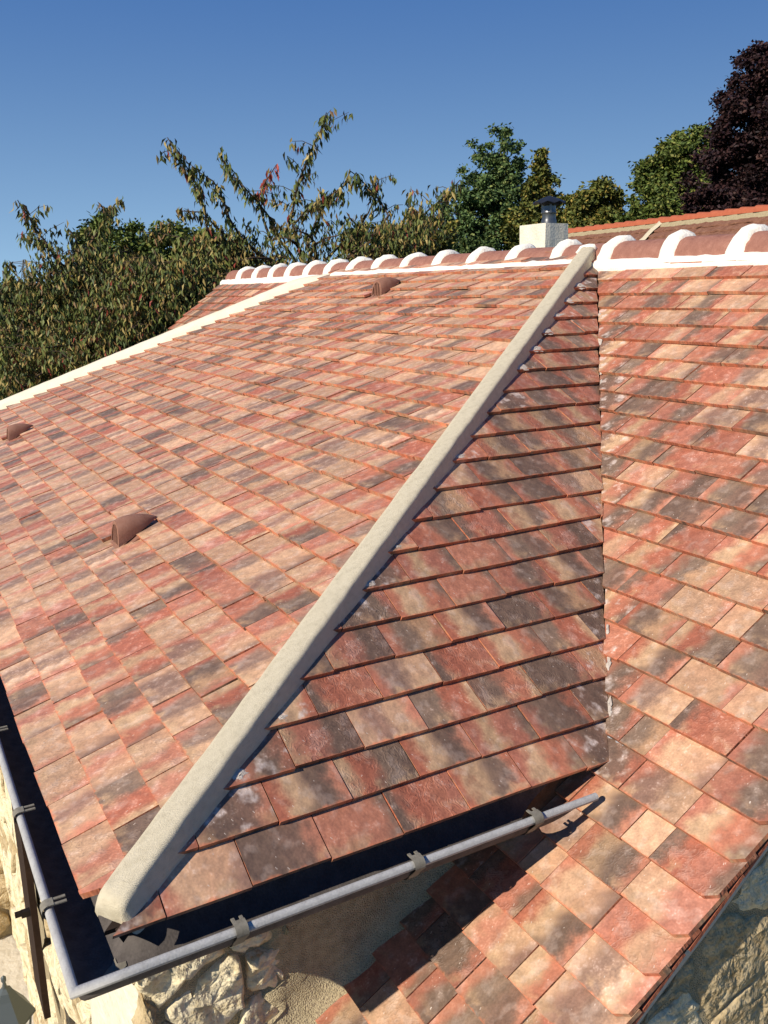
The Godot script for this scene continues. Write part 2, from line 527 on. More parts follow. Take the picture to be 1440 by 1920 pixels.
# ---------------------------------------------------------------- masonry
func cells_of(lo: Vector2, hi: Vector2, cw: float, ch: float, sd: int) -> Array:
	var r := RandomNumberGenerator.new()
	r.seed = sd
	var nx := maxi(1, int((hi.x - lo.x) / cw))
	var ny := maxi(1, int((hi.y - lo.y) / ch))
	var pts := {}
	for j in range(-2, ny + 2):
		for k in range(-2, nx + 2):
			pts[Vector2i(k, j)] = lo + Vector2((k + 0.5 + r.randf_range(-0.33, 0.33) + (0.5 if j % 2 else 0.0)) * (hi.x - lo.x) / nx, (j + 0.5 + r.randf_range(-0.24, 0.24)) * (hi.y - lo.y) / ny)
	var out := []
	for j in ny:
		for k in range(-1, nx + 1):
			var c: Vector2 = pts[Vector2i(k, j)]
			var poly := PackedVector2Array([lo, Vector2(hi.x, lo.y), hi, Vector2(lo.x, hi.y)])
			for dj in range(-2, 3):
				for dk in range(-2, 3):
					if (dj == 0 and dk == 0) or not pts.has(Vector2i(k + dk, j + dj)): continue
					var q: Vector2 = pts[Vector2i(k + dk, j + dj)]
					var m := (c + q) * 0.5
					var d := (q - c).normalized()
					var np := PackedVector2Array()
					for i in poly.size():
						var a := poly[i]
						var b := poly[(i + 1) % poly.size()]
						var da := (a - m).dot(d)
						var db := (b - m).dot(d)
						if da <= 0: np.push_back(a)
						if (da < 0 and db > 0) or (da > 0 and db < 0): np.push_back(a.lerp(b, da / (da - db)))
					poly = np
					if poly.size() < 3: break
				if poly.size() < 3: break
			if poly.size() >= 3: out.push_back(poly)
	return out
func stone(parent: Node, poly: PackedVector2Array, o: Vector3, ex: Vector3, ey: Vector3, gap: float, proud: float, sd: int, mat: Material, rings := 3, nseg := 18, recess := -0.03, rough := 0.0) -> void:
	var r := RandomNumberGenerator.new()
	r.seed = sd
	var nz := noise(sd, 9.0, 4)
	if rough == 0.0: rough = proud
	var en := ex.cross(ey)
	var mid := Vector2.ZERO
	for p in poly: mid += p / poly.size()
	var per := 0.0
	for k in poly.size(): per += poly[k].distance_to(poly[(k + 1) % poly.size()])
	var outl := []
	var k := 0
	var acc := 0.0
	for s in nseg:
		var want := per * s / nseg
		while acc + poly[k].distance_to(poly[(k + 1) % poly.size()]) < want:
			acc += poly[k].distance_to(poly[(k + 1) % poly.size()])
			k = (k + 1) % poly.size()
		outl.push_back(poly[k].lerp(poly[(k + 1) % poly.size()], (want - acc) / poly[k].distance_to(poly[(k + 1) % poly.size()])))
	var size := per / 4.0
	var tilt := Vector2(r.randf_range(-0.12, 0.12), r.randf_range(-0.12, 0.12))
	var rows := []
	for q in rings + 2:
		var t: float = [0.0, 0.05, 0.16, 0.45, 0.75, 0.9][q] if q < 6 else 1.0
		if q == rings + 1: t = 0.985
		var row := []
		for s in nseg:
			var p: Vector2 = outl[s]
			var d: Vector2 = p - mid
			p = mid + d * (1.0 - t) * maxf(0.2, 1.0 - gap / maxf(d.length(), 0.02) * (1.0 - t))
			p += Vector2(nz.get_noise_3d(p.x, p.y, 7.0), nz.get_noise_3d(p.x, p.y, 17.0)) * 0.03 * (1.0 - t)
			var h: float = [recess, proud * 0.55, proud * 0.95, proud * 1.1, proud * 1.1, proud * 1.1][q] if q < 6 else proud
			if q > 0: h += nz.get_noise_2d(p.x, p.y) * rough * 0.9 + nz.get_noise_2d(p.x * 4.0, p.y * 4.0) * rough * 0.6 + (p - mid).dot(tilt) * minf(1.0, proud / 0.02)
			row.push_back(o + ex * p.x + ey * p.y + en * h)
		rows.push_back(row)
	var b := MB.new()
	b.grid(rows, true)
	inst("stone", b.mesh(mat), parent)

# a band swept along a path; profile points (side, height), side x up fixed per path
func sweep(path: Array, side: Vector3, up: Vector3, profile: Array, amp: float, sd: int, freq := 30.0) -> MB:
	var b := MB.new()
	var nz := noise(sd, freq, 3)
	var rows := []
	for p in path:
		var row := []
		for q in profile:
			var w: Vector3 = p + side * q.x + up * q.y
			var k := amp * (1.0 if q.y > 0.0 else 2.2)
			w += up * nz.get_noise_3dv(w) * amp + side * nz.get_noise_3dv(w + Vector3(9, 3, 1)) * k
			row.push_back(w)
		rows.push_back(row)
	b.grid(rows)
	for e in [0, rows.size() - 1]:
		var c := Vector3.ZERO
		for w in rows[e]: c += w / rows[e].size()
		for k in rows[e].size() - 1:
			if e == 0: b.tri(c, rows[e][k + 1], rows[e][k])
			else: b.tri(c, rows[e][k], rows[e][k + 1])
	return b
func steps(a: Vector3, b: Vector3, n: int) -> Array:
	var out := []
	for k in n + 1: out.push_back(a.lerp(b, float(k) / n))
	return out

# ---------------------------------------------------------------- the house
func build_house() -> void:
	var house := thing("house", "stone house with a new roof of mottled clay tiles and white ridge mortar", "house")
	house.position = Vector3.ZERO
	var la := sqrt(YE * YE + WA * WA)
	var lc := sqrt(YE * YE + WC * WC)
	var lb := sqrt(YE * YE + X0 * X0)
	var rdg := Vector3(0, Y0, 0)
	var fa := slope_frame(rdg, Vector3(1, 0, 0), Vector3(0, -TA, 1).normalized())
	var fb := slope_frame(rdg, Vector3(0, 0, -1), Vector3(1, -TB, 0).normalized())
	var fc := slope_frame(rdg, Vector3(1, 0, 0), Vector3(0, -TC, 1).normalized())
	var fr := slope_frame(rdg, Vector3(-1, 0, 0), Vector3(0, -TC, -1).normalized())
	var fl := slope_frame(rdg + Vector3(XH, 0, 0), Vector3(0, 0, 1), Vector3(-1, -TB, 0).normalized())

	# --- walls
	var gw := func(called: String, x: float, sgn: float) -> MeshInstance3D:
		var b := MB.new()
		var pr := [Vector2(-2.2, 0), Vector2(3.25, 0), Vector2(3.25, Y0 - TC * 3.25 - 0.06), Vector2(0, Y0 - 0.06), Vector2(-2.2, Y0 - TC * 2.2 - 0.06)]
		if sgn < 0: pr = [Vector2(-2.2, 0), Vector2(1.9, 0), Vector2(1.9, Y0 - TC * 1.9 - 0.06), Vector2(0, Y0 - 0.06), Vector2(-2.2, Y0 - TC * 2.2 - 0.06)]
		for xx in [x, x - 0.3 * sgn]:
			for k in range(1, 4):
				b.tri(Vector3(xx, pr[0].y, pr[0].x), Vector3(xx, pr[k + 1].y, pr[k + 1].x), Vector3(xx, pr[k].y, pr[k].x))
		for k in 5:
			var p: Vector2 = pr[k]
			var q: Vector2 = pr[(k + 1) % 5]
			b.quad(Vector3(x, p.y, p.x), Vector3(x, q.y, q.x), Vector3(x - 0.3 * sgn, q.y, q.x), Vector3(x - 0.3 * sgn, p.y, p.x))
		return obj(called, b, M.grout, house)
	var gable: MeshInstance3D = gw.call("wall", XGABLE - 0.008, 1.0)
	gw.call("wall", XD + 0.12, -1.0)
	var b := MB.new()
	b.box(Transform3D(Basis.IDENTITY, Vector3((XD + XGABLE) * 0.5, 1.5, -2.05)), Vector3(XGABLE - XD - 0.7, 3.0, 0.3))
	obj("wall", b, M.grout, house)
	b = MB.new()
	var wl := XH - X0 + 0.216
	b.box(Transform3D(Basis.IDENTITY, Vector3((wl + XWALL) * 0.5, 1.62, ZWALL - 0.17)), Vector3(XWALL - wl - 0.02, 3.24, 0.3))
	var front := obj("wall", b, M.grout, house)
	b = MB.new()
	b.box(Transform3D(Basis.IDENTITY, Vector3(XWALL - 0.17, 1.62, 1.6)), Vector3(0.3, 3.24, 3.1))
	var side := obj("wall", b, M.grout, house)
	b = MB.new()
	b.box(Transform3D(Basis.IDENTITY, Vector3(wl + 0.16, 1.62, 2.1)), Vector3(0.3, 3.24, 2.1))
	obj("wall", b, M.grout, house)
	b = MB.new()
	b.box(Transform3D(Basis.IDENTITY, Vector3((XWALL + XGABLE) * 0.5 - 0.1, 1.1, 3.1)), Vector3(0.56, 2.2, 0.28))
	obj("wall", b, M.grout, house)
	# rubble of the front wall, seen along its face
	var sd := 100
	for poly in cells_of(Vector2(-3.4, 0.02), Vector2(1.15, 3.22), 0.34, 0.25, 5):
		sd += 1
		var mid := Vector2.ZERO
		for p in poly: mid += p / poly.size()
		if mid.x > -0.75 and mid.x < -0.05 and mid.y > 1.1 and mid.y < 2.6: continue
		stone(front, poly, Vector3(0, 0, ZWALL - 0.02), Vector3(1, 0, 0), Vector3(0, 1, 0), 0.010, 0.022, sd, M.stone if sd % 4 else M.stone2, 2, 12)
	# dressed render next to the corner
	b = MB.new()
	var rows := []
	var nz := noise(71, 3.0)
	for j in 15:
		var row := []
		for k in 10:
			var p := Vector3(1.15 + (XWALL - 1.16) * k / 9.0, 3.23 * j / 14.0, ZWALL)
			p.z += nz.get_noise_3dv(p) * 0.012 - (0.03 if k == 0 or k == 9 else 0.0)
			row.push_back(p)
		rows.push_back(row)
	b.grid(rows)
	obj("render_panel", b, M.render, front)
	# rubble of the side wall under the gutter: big rough blocks, and mortar towards the lower roof
	for poly in cells_of(Vector2(-ZWALL + 0.004, 1.3), Vector2(-2.93, 3.22), 0.2, 0.155, 14):
		sd += 1
		stone(side, poly, Vector3(XWALL - 0.02, 0, 0), Vector3(0, 0, -1), Vector3(0, 1, 0), 0.007, 0.026, sd, M.stone if sd % 3 else M.stone2, 3, 24)
	b = MB.new()
	rows = []
	nz = noise(73, 6.0, 5)
	for j in 34:
		var row := []
		for k in 40:
			var z := 3.02 - 1.5 * k / 39.0
			var y := 2.2 + 1.02 * j / 33.0
			var base := Y0 - TC * z
			var d := clampf(1.0 - (y - base) / 0.16, 0.0, 1.0)
			var p := Vector3(XWALL + 0.008 + 0.06 * d * d, y, z)
			p.x += nz.get_noise_3dv(p) * 0.02 + nz.get_noise_3dv(p * 5.0) * 0.006
			if k == 0: p.x -= 0.05
			if k == 0 or k == 1: p.z += nz.get_noise_1d(y * 3.0) * 0.06
			row.push_back(p)
		rows.push_back(row)
	b.grid(rows)
	obj("mortar_fillet", b, M.grout, side)
	# near gable: plaster under the verge, rough limestone below it
	b = MB.new()
	rows = []
	for j in 3:
		var row := []
		for k in 24:
			var z := 3.2 - 3.2 * k / 23.0
			row.push_back(Vector3(XGABLE + 0.014 - (0.02 if j == 2 else 0.0), Y0 - TC * z - 0.02 - 0.085 * j / 1.5 + nz.get_noise_1d(z * 4.0) * 0.01, z))
		rows.push_back(row)
	rows.reverse()
	b.grid(rows)
	obj("plaster_band", b, M.plaster, gable)
	for poly in cells_of(Vector2(-3.2, 1.6), Vector2(-1.2, 3.5), 0.30, 0.19, 35):
		sd += 1
		var clip := PackedVector2Array([Vector2(-3.25, 1.0), Vector2(-1.0, 1.0), Vector2(-1.0, Y0 - TC * 1.0 - 0.14), Vector2(-3.25, Y0 - TC * 3.25 - 0.14)])
		for q in Geometry2D.intersect_polygons(poly, clip):
			stone(gable, q, Vector3(XGABLE - 0.008, 0, 0), Vector3(0, 0, -1), Vector3(0, 1, 0), 0.002, 0.006, sd, M.stone2 if sd % 3 else M.stone, 4, 34, -0.010, 0.013)

	# --- roof slopes, each with its tiles
	var sl := deck("roof_slope", fa, PackedVector2Array([Vector2(XH, 0), Vector2(0, 0), Vector2(X0, la - 0.02), Vector2(XH - X0, la - 0.02)]), house)
	var vents := [Vector2(0.18, 2.846 * la / WA), Vector2(-1.53, 0.64 * la / WA), Vector2(-3.2, 2.87 * la / WA)]
	var ea := 0.187 * K
	var holes := []
	for k in 3:
		var v: Vector2 = vents[k]
		vents[k].y = la + 0.012 - roundf((la + 0.012 - v.y) / ea) * ea
		holes.push_back(Vector2(v.x, vents[k].y))
	lay(fa, sl, PackedVector2Array([Vector2(XH - 0.0, 0.03), Vector2(0.0, 0.03), Vector2(X0 - 0.10, la - 0.085), Vector2(X0 - 0.15, la + 0.03), Vector2(XH - X0 * 1.004, la + 0.03)]), la + 0.012, ea, 32, 2.754 * K, {"holes": holes, "pale": 0.74})
	var eb := 0.1956 * K
	sl = deck("roof_slope", fb, PackedVector2Array([Vector2(0, 0), Vector2(-WA, lb - 0.02), Vector2(-WC, lb - 0.02)]), house)
	lay(fb, sl, PackedVector2Array([Vector2(-0.022, 0.02), Vector2(-WA * 1.005, lb + 0.03), Vector2(-WC - 0.022 - 0.01, lb + 0.03)]), lb + 0.010, eb, 22, -WA + 0.5277 * K, {"dusty": true, "pale": 0.12})
	var ec := 0.0448 * lc
	var s_end := 3.3 * sqrt(1.0 + TC * TC)
	sl = deck("roof_slope", fc, PackedVector2Array([Vector2(0, 0), Vector2(XV - 0.02, 0), Vector2(XV - 0.02, s_end), Vector2(XWALL, s_end), Vector2(XWALL, lc + 0.03), Vector2(X0, lc)]), house)
	lay(fc, sl, PackedVector2Array([Vector2(0.19, 0.17), Vector2(XV + 0.02, 0.17), Vector2(XV + 0.02, s_end), Vector2(XWALL + 0.01, s_end), Vector2(XWALL + 0.01, lc + 0.04), Vector2(X0 + 0.016, lc)]), 0.1247 * lc + ec * 30.0, ec, 32, 0.0, {"dusty": true, "verge": XV, "pale": 0.4})
	# slips under the verge
	for k in 17:
		b = MB.new()
		var s := 0.1247 * lc + ec * (30.0 - 2.0 * k) + 0.012
		for h in 1:
			var p := on(fc, XV - 0.053 + rng.randf_range(-0.004, 0.004), s - ec + rng.randf_range(-0.012, 0.012), -0.012)
			b.box(Transform3D(fc.b * Basis(Vector3.RIGHT, 0.03), p), Vector3(0.10, 0.011, ec * (1.95 - 0.35 * h)))
		obj("verge_slip", b, M.slip, house)
	sl = deck("roof_slope", fc, PackedVector2Array([Vector2(XD + 0.02, 0), Vector2(XH, 0), Vector2(XH - X0, lc), Vector2(XD + 0.02, lc)]), house)
	lay(fc, sl, PackedVector2Array([Vector2(XD, 0.17), Vector2(XH - 0.1, 0.17), Vector2(XH - X0 - 0.01, lc + 0.02), Vector2(XD, lc + 0.02)]), 0.1247 * lc + ec * 19.0, ec, 20, XD, {})
	deck("roof_slope", fl, PackedVector2Array([Vector2(0, 0), Vector2(WA, lb), Vector2(WC, lb)]), house)
	var lr := 2.45 * sqrt(1.0 + TC * TC)
	deck("roof_slope", fr, PackedVector2Array([Vector2(-XV, 0), Vector2(-XD, 0), Vector2(-XD, lr), Vector2(-XV, lr)]), house)

	# --- crumbs and smears of mortar left beside the hip and the valley
	for k in 20:
		var s := lb + 0.01 - eb * k
		if s > 0.25 and (k > 13 or k in [2, 3, 6, 7, 10]):
			smear(house, Transform3D(fb.b, on(fb, -WA * s / lb + 0.088 + rng.randf_range(-0.008, 0.012), s - 0.022, 2.0 * TT + 0.001)), Vector2(rng.randf_range(0.022, 0.04), rng.randf_range(0.012, 0.024)) * (1.3 if k > 13 else 0.6), 500 + k)
	for k in 10:
		var s := rng.randf_range(0.25, lc - 0.02)
		smear(house, Transform3D(fc.b * Basis(Vector3.UP, 0.7), on(fc, X0 * s / lc + 0.034, s, 1.7 * TT)), Vector2(rng.randf_range(0.005, 0.011), rng.randf_range(0.010, 0.03)), 540 + k)

	# --- roof vents
	for v in vents: vent(house, fa, v, ea)

	# --- hips
	var cor := Vector3(X0, Y0 + YE, WA)
	var hd := (cor - rdg).normalized()
	var up: Vector3 = (fa.n + fb.n).normalized()
	up = (up - hd * up.dot(hd)).normalized()
	var sidev: Vector3 = up.cross(hd).normalized() * -1.0      # towards the right-hand slope
	if sidev.x < 0: sidev = -sidev
	var prof := [Vector2(-0.066, -0.035), Vector2(-0.062, 0.0), Vector2(-0.058, 0.042), Vector2(-0.054, 0.053), Vector2(-0.047, 0.060), Vector2(-0.036, 0.064), Vector2(-0.01, 0.068), Vector2(0.010, 0.069), Vector2(0.018, 0.067), Vector2(0.023, 0.062), Vector2(0.026, 0.055), Vector2(0.039, 0.015), Vector2(0.055, -0.04)]
	var path := steps(rdg + hd * 0.13, cor - hd * 0.095, 90)
	prof.reverse()
	if hd.cross(sidev).dot(up) < 0: prof.reverse()
	b = sweep(path, sidev, up, prof, 0.0028, 81, 9.0)
	# rounded lower end
	var rows2 := []
	var endp: Vector3 = path[path.size() - 1]
	nz = noise(82, 30.0, 3)
	for j in 7:
		var t := j / 6.0
		var row := []
		for q in prof:
			var sc := cos(t * PI * 0.5)
			var w: Vector3 = endp + hd * 0.062 * sin(t * PI * 0.5) + sidev * q.x * lerpf(1.0, 0.82, t * t * t) + up * (-0.002 + (q.y + (0.002 if q.y > 0.0 else 0.03)) * lerpf(1.0, 0.22, t * t * t))
			row.push_back(w + (up + hd) * nz.get_noise_3dv(w) * 0.003)
		rows2.push_back(row)
	b.grid(rows2)
	obj("hip_mortar", b, M.hip, house)
	var far_top := rdg + Vector3(XH, 0, 0)
	var far_bot := Vector3(XH - X0, Y0 + YE, WA)
	hd = (far_bot - far_top).normalized()
	up = (fa.n + fl.n).normalized(); up = (up - hd * up.dot(hd)).normalized()
	sidev = up.cross(hd).normalized()
	prof = [Vector2(-0.125, -0.04), Vector2(-0.118, 0.0), Vector2(-0.085, 0.045), Vector2(-0.03, 0.078), Vector2(0.02, 0.08), Vector2(0.075, 0.055), Vector2(0.112, 0.015), Vector2(0.125, -0.04)]
	if hd.cross(sidev).dot(up) > 0: prof.reverse()
	path = steps(far_top + hd * 0.1, far_bot, 70)
	for k in 8: path[k] -= up * 0.075 * (1.0 - smoothstep(0.0, 7.0, float(k)))
	obj("hip_mortar", sweep(path, sidev, up, prof, 0.003, 84, 8.0), M.cream, house)

	# --- ridge
	var rid := Node3D.new()
	rid.name = "ridge"; house.add_child(rid)
	var ring := 0.433
	var first := -0.333 * K - 14.0 * ring
	var r := 0.118
	var ry := Y0 - 0.083
	for k in range(-1, 21):
		var x := first + ring * k
		var x1 := x + ring
		if x > XV + 0.05: break
		if x1 < XD + 0.1: continue
		if x < XD + 0.02: x = XD + 0.02
		b = MB.new()
		rows = []
		for j in 7:
			var row := []
			for s in 15:
				var th := PI * s / 14.0 * 1.06 - PI * 0.03
				var rr := r * (1.0 + 0.06 * (1.0 - j / 6.0)) + rng.randf_range(-0.0008, 0.0008)
				row.push_back(Vector3(lerpf(x, x1, j / 6.0), ry + sin(th) * rr, cos(th) * rr))
			rows.push_back(row)
		b.grid(rows)
		obj("ridge_tile", b, M.ridge, rid)
		if x1 > XV or x1 < XD + 0.2: continue
		b = MB.new()
		rows = []
		nz = noise(400 + k, 18.0, 3)
		var ang := rng.randf_range(-0.02, 0.02)
		var pr := [Vector2(-0.055, -0.014), Vector2(-0.048, 0.014), Vector2(-0.024, 0.032), Vector2(0.010, 0.034), Vector2(0.038, 0.016), Vector2(0.048, -0.014)]
		for s in 17:
			var th := PI * s / 16.0 * 1.12 - PI * 0.06
			var row := []
			for q in pr:
				var sp := 0.92 + 0.18 * pow(absf(cos(th)), 6.0)
				var rr: float = r * 1.03 + q.y
				var w := Vector3(x1 + q.x * sp + ang * cos(th), ry + sin(th) * rr, cos(th) * rr)
				w += Vector3(nz.get_noise_3dv(w), nz.get_noise_3dv(w + Vector3(5, 0, 0)), 0) * 0.014
				row.push_back(w)
			rows.push_back(row)
		b.grid(rows)
		obj("mortar_ring", b, M.white, rid)
	for s in [1.0, -1.0]:
		var pra := [Vector2(0.095, -0.043), Vector2(0.128, -0.046), Vector2(0.18, -0.046), Vector2(0.225, -0.058), Vector2(0.238, -0.085), Vector2(0.23, -0.13)]
		var prc := [Vector2(0.10, -0.058), Vector2(0.128, -0.060), Vector2(0.155, -0.064), Vector2(0.180, -0.086), Vector2(0.188, -0.122), Vector2(0.17, -0.16)]
		rows = []
		nz = noise(93, 7.0, 3)
		for k in 140:
			var x := lerpf(XD + 0.01, XV + 0.01, k / 139.0)
			var row := []
			for i in 6:
				var mixa := (smoothstep(XH - 0.1, XH + 0.05, x) - smoothstep(0.03, 0.16, x)) if s > 0 else 0.0
				var q: Vector2 = prc[i].lerp(pra[i], mixa)
				var w := Vector3(x, Y0 + q.y, s * q.x)
				row.push_back(w + Vector3(0, 1, 0) * nz.get_noise_3dv(w) * 0.01)
			if s < 0: row.reverse()
			rows.push_back(row)
		b = MB.new()
		b.grid(rows)
		obj("mortar_bed", b, M.white, rid)
	# dab of mortar where the hip runs into the ridge
	b = MB.new()
	rows = []
	nz = noise(95, 16.0, 3)
	for j in 9:
		var row := []
		for k in 14:
			var th := TAU * k / 14.0
			var ph := PI * j / 8.0
			var w := Vector3(sin(ph) * cos(th) * 0.075, cos(ph) * 0.055, sin(ph) * sin(th) * 0.06)
			row.push_back(Vector3(0.05, Y0 - 0.01, 0.105) + w * 0.8 * (1.0 + 0.5 * nz.get_noise_3dv(w * 3.0)))
		rows.push_back(row)
	rows.reverse()
	b.grid(rows, true)
	obj("mortar_dab", b, M.white, rid)

	# --- chimney
	var cp := at(1022.5, 440, 6.75)
	var ct := at(1022.5, 418, 6.75).y
	var ch := Node3D.new()
	ch.name = "chimney"; house.add_child(ch)
	b = MB.new()
	var cb := Transform3D(Basis(Vector3.UP, 0.0), Vector3(cp.x - 0.148, (ct + 4.0) * 0.5, cp.z - 0.105))
	rows = []
	nz = noise(97, 9.0, 4)
	for j in 8:
		var row := []
		for k in 20:
			var q := float(k) / 20.0 * 4.0
			var sx := [-1.0, 1.0, 1.0, -1.0]
			var sz := [1.0, 1.0, -1.0, -1.0]
			var i0 := int(q)
			var f := q - i0
			var w := Vector3(lerpf(sx[i0], sx[(i0 + 1) % 4], f) * 0.148, lerpf(-0.5, 0.5, j / 7.0) * (ct - 4.0), lerpf(sz[i0], sz[(i0 + 1) % 4], f) * 0.105)
			w += Vector3(nz.get_noise_3dv(w), 0, nz.get_noise_3dv(w + Vector3(3, 3, 3))) * 0.006
			row.push_back(cb * w)
		rows.push_back(row)
	for j in rows.size() - 1:
		for k in 20:
			b.quad(rows[j][k], rows[j][(k + 1) % 20], rows[j + 1][(k + 1) % 20], rows[j + 1][k])
	var tc: Vector3 = cb * Vector3(0, (ct - 4.0) * 0.5 + 0.012, 0)
	for k in 20: b.tri(tc, rows[7][k], rows[7][(k + 1) % 20])
	obj("stack", b, M.stack, ch)
	var fp := Vector3(cp.x - 0.11, ct, cp.z - 0.12)
	b = MB.new()
	var fr2 := []
	for q in [[0.0, 0.056], [0.03, 0.054], [0.034, 0.050], [0.07, 0.049], [0.074, 0.054], [0.085, 0.054], [0.088, 0.049], [0.125, 0.048]]:
		var row := []
		for k in 20: row.push_back(fp + Vector3(cos(TAU * k / 20.0) * q[1], q[0], -sin(TAU * k / 20.0) * q[1]))
		fr2.push_back(row)
	b.grid(fr2, true)
	obj("flue_pipe", b, M.steel, ch)
	for k in 3:
		b = MB.new()
		var th := TAU * k / 3.0 + 0.5
		var d := Vector3(cos(th), 0, sin(th))
		b.box(Transform3D(Basis(Vector3.UP, -th), fp + d * 0.055 + Vector3(0, 0.125, 0)), Vector3(0.004, 0.10, 0.016))
		obj("cowl_strut", b, M.steel, ch)
	b = MB.new()
	rows = []
	for q in [[0.0, 0.003], [0.35, 0.0], [0.7, 0.0], [0.92, 0.0], [1.0, 0.0]]:
		var row := []
		for k in 32:
			var th := TAU * k / 32.0
			var rr: float = q[0] * 0.118 + q[1]
			var wave: float = cos(th * 8.0) * 0.008 * pow(q[0], 3.0)
			row.push_back(fp + Vector3(cos(th) * rr, 0.196 - 0.05 * pow(q[0], 1.4) + wave, -sin(th) * rr))
		rows.push_back(row)
	rows.reverse()
	b.grid(rows, true)
	rows = rows.duplicate(true)
	for row in rows:
		for k in row.size(): row[k] += Vector3(0, -0.003, 0)
	rows.reverse()
	b.grid(rows, true)
	obj("cowl_hat", b, M.cowl, ch)

	gutter(house)

	# --- zinc tongue at the foot of the valley
	b = MB.new()
	var vf := on(fc, X0 + 0.0, lc, 0.012)
	rows = []
	nz = noise(98, 20.0)
	for j in 6:
		var row := []
		for k in 8:
			var w: Vector3 = vf + fc.u * (-0.06 + 0.085 * k / 7.0) + fc.d * (-0.07 + 0.095 * j / 5.0 - 0.03 * absf(k - 5.0) / 5.0) + fc.n * 0.006
			row.push_back(w + fc.n * nz.get_noise_3dv(w) * 0.006)
		rows.push_back(row)
	b.grid(rows)
	obj("valley_flashing", b, M.lead, house)

	# --- fascia boards and rafter feet under the eaves
	b = MB.new()
	b.box(Transform3D(Basis.IDENTITY, Vector3((wl + X0) * 0.5, Y0 + YE - 0.07, WA - 0.06)), Vector3(X0 - wl - 0.1, 0.1, 0.024))
	obj("fascia_board", b, M.wood, house)
	b = MB.new()
	b.box(Transform3D(Basis.IDENTITY, Vector3(X0 - 0.06, Y0 + YE - 0.07, (WA + WC) * 0.5 + 0.0)), Vector3(0.024, 0.1, WA - WC - 0.15))
	obj("fascia_board", b, M.wood, house)

	# --- shutter folded back against the front wall, seen on its edge
	var sh := Node3D.new()
	sh.name = "shutter"; house.add_child(sh)
	for k in 3:
		b = MB.new()
		b.box(Transform3D(Basis.IDENTITY, Vector3(0.05 - 0.05 - 0.101 * k, 1.78, ZWALL + 0.04)), Vector3(0.098, 1.18, 0.03))
		obj("board", b, M.shutter, sh)
	b = MB.new()
	b.box(Transform3D(Basis.IDENTITY, Vector3(0.02, 1.78, ZWALL + 0.075)), Vector3(0.028, 0.03, 0.04))
	b.box(Transform3D(Basis.IDENTITY, Vector3(0.02, 1.785, ZWALL + 0.107)), Vector3(0.022, 0.02, 0.03))
	obj("latch", b, M.iron, sh)

func smear(house: Node3D, xf: Transform3D, size: Vector2, sd: int) -> void:
	var b := MB.new()
	var nz := noise(sd, 1.1, 3)
	var rows := []
	for j in 5:
		var t := 1.0 - j / 4.0
		var row := []
		for k in 14:
			var th := TAU * k / 14.0
			var r := 1.0 + 0.7 * nz.get_noise_2d(cos(th) * 1.5, sin(th) * 1.5)
			row.push_back(xf * Vector3(cos(th) * size.x * r * t, 0.004 * (1.0 - t * t) - 0.001 + 0.004 * nz.get_noise_2d(k * 2.0, j * 3.0) * (1.0 - t), -sin(th) * size.y * r * t))
		rows.push_back(row)
	b.grid(rows, true)
	obj("mortar_smear", b, M.smear, house)

func vent(house: Node3D, f: Dictionary, at_us: Vector2, e: float) -> void:
	var root := Node3D.new()
	root.name = "roof_vent"; house.add_child(root, true)
	var xf := Transform3D(f.b, on(f, at_us.x, at_us.y, 0.0))
	var hood := 0.9
	# base tile
	var b := MB.new()
	b.box(xf * Transform3D(Basis(Vector3.RIGHT, 0.12), Vector3(0, 0.014, -e * 0.6)), Vector3(TW - 0.004, 0.014, e * 1.3))
	obj("base_plate", b, M.vent, root)
	# hood: half cone, open to the eave
	b = MB.new()
	var n := 12
	for shell in 2:
		var rows := []
		for j in 9:
			var t := j / 8.0
			var w := hood * 0.074 * pow(1.0 - pow(t, 1.7), 0.75) + 0.003
			var h := hood * 0.098 * pow(1.0 - pow(t, 1.9), 0.85) + 0.003
			if shell: w -= 0.009; h -= 0.010
			var row := []
			for k in n + 1:
				var th := PI * k / n
				var y := pow(sin(th), 0.8) * maxf(h, 0.001)
				row.push_back(xf * Vector3(cos(th) * maxf(w, 0.001), 0.027 + 0.010 * t + y, -0.030 - 0.215 * t - 0.55 * y * (1.0 - t)))
			if shell == 0: row.reverse()
			rows.push_back(row)
		b.grid(rows)
	var ro := []
	var ri := []
	for k in n + 1:
		var th := PI * k / n
		var y := pow(sin(th), 0.8)
		ro.push_back(xf * Vector3(cos(th) * 0.077 * hood, 0.027 + y * 0.101 * hood, -0.030 - 0.55 * y * 0.101 * hood))
		ri.push_back(xf * Vector3(cos(th) * 0.063 * hood, 0.027 + y * 0.086 * hood, -0.029 - 0.55 * y * 0.086 * hood))
	for k in n: b.quad(ro[k], ro[k + 1], ri[k + 1], ri[k])
	obj("hood", b, M.vent, root)
	for k in 4:
		b = MB.new()
		var x := (-0.039 + 0.026 * k) * hood
		var hh := hood * 0.088 * pow(sqrt(maxf(0.0, 1.0 - pow(x / (0.064 * hood), 2.0))), 0.8)
		b.box(xf * Transform3D(Basis(Vector3.RIGHT, -0.5), Vector3(x, 0.027 + hh * 0.5, -0.036 - 0.275 * hh)), Vector3(0.008, hh * 1.12, 0.010))
		obj("bar", b, M.vent, root)

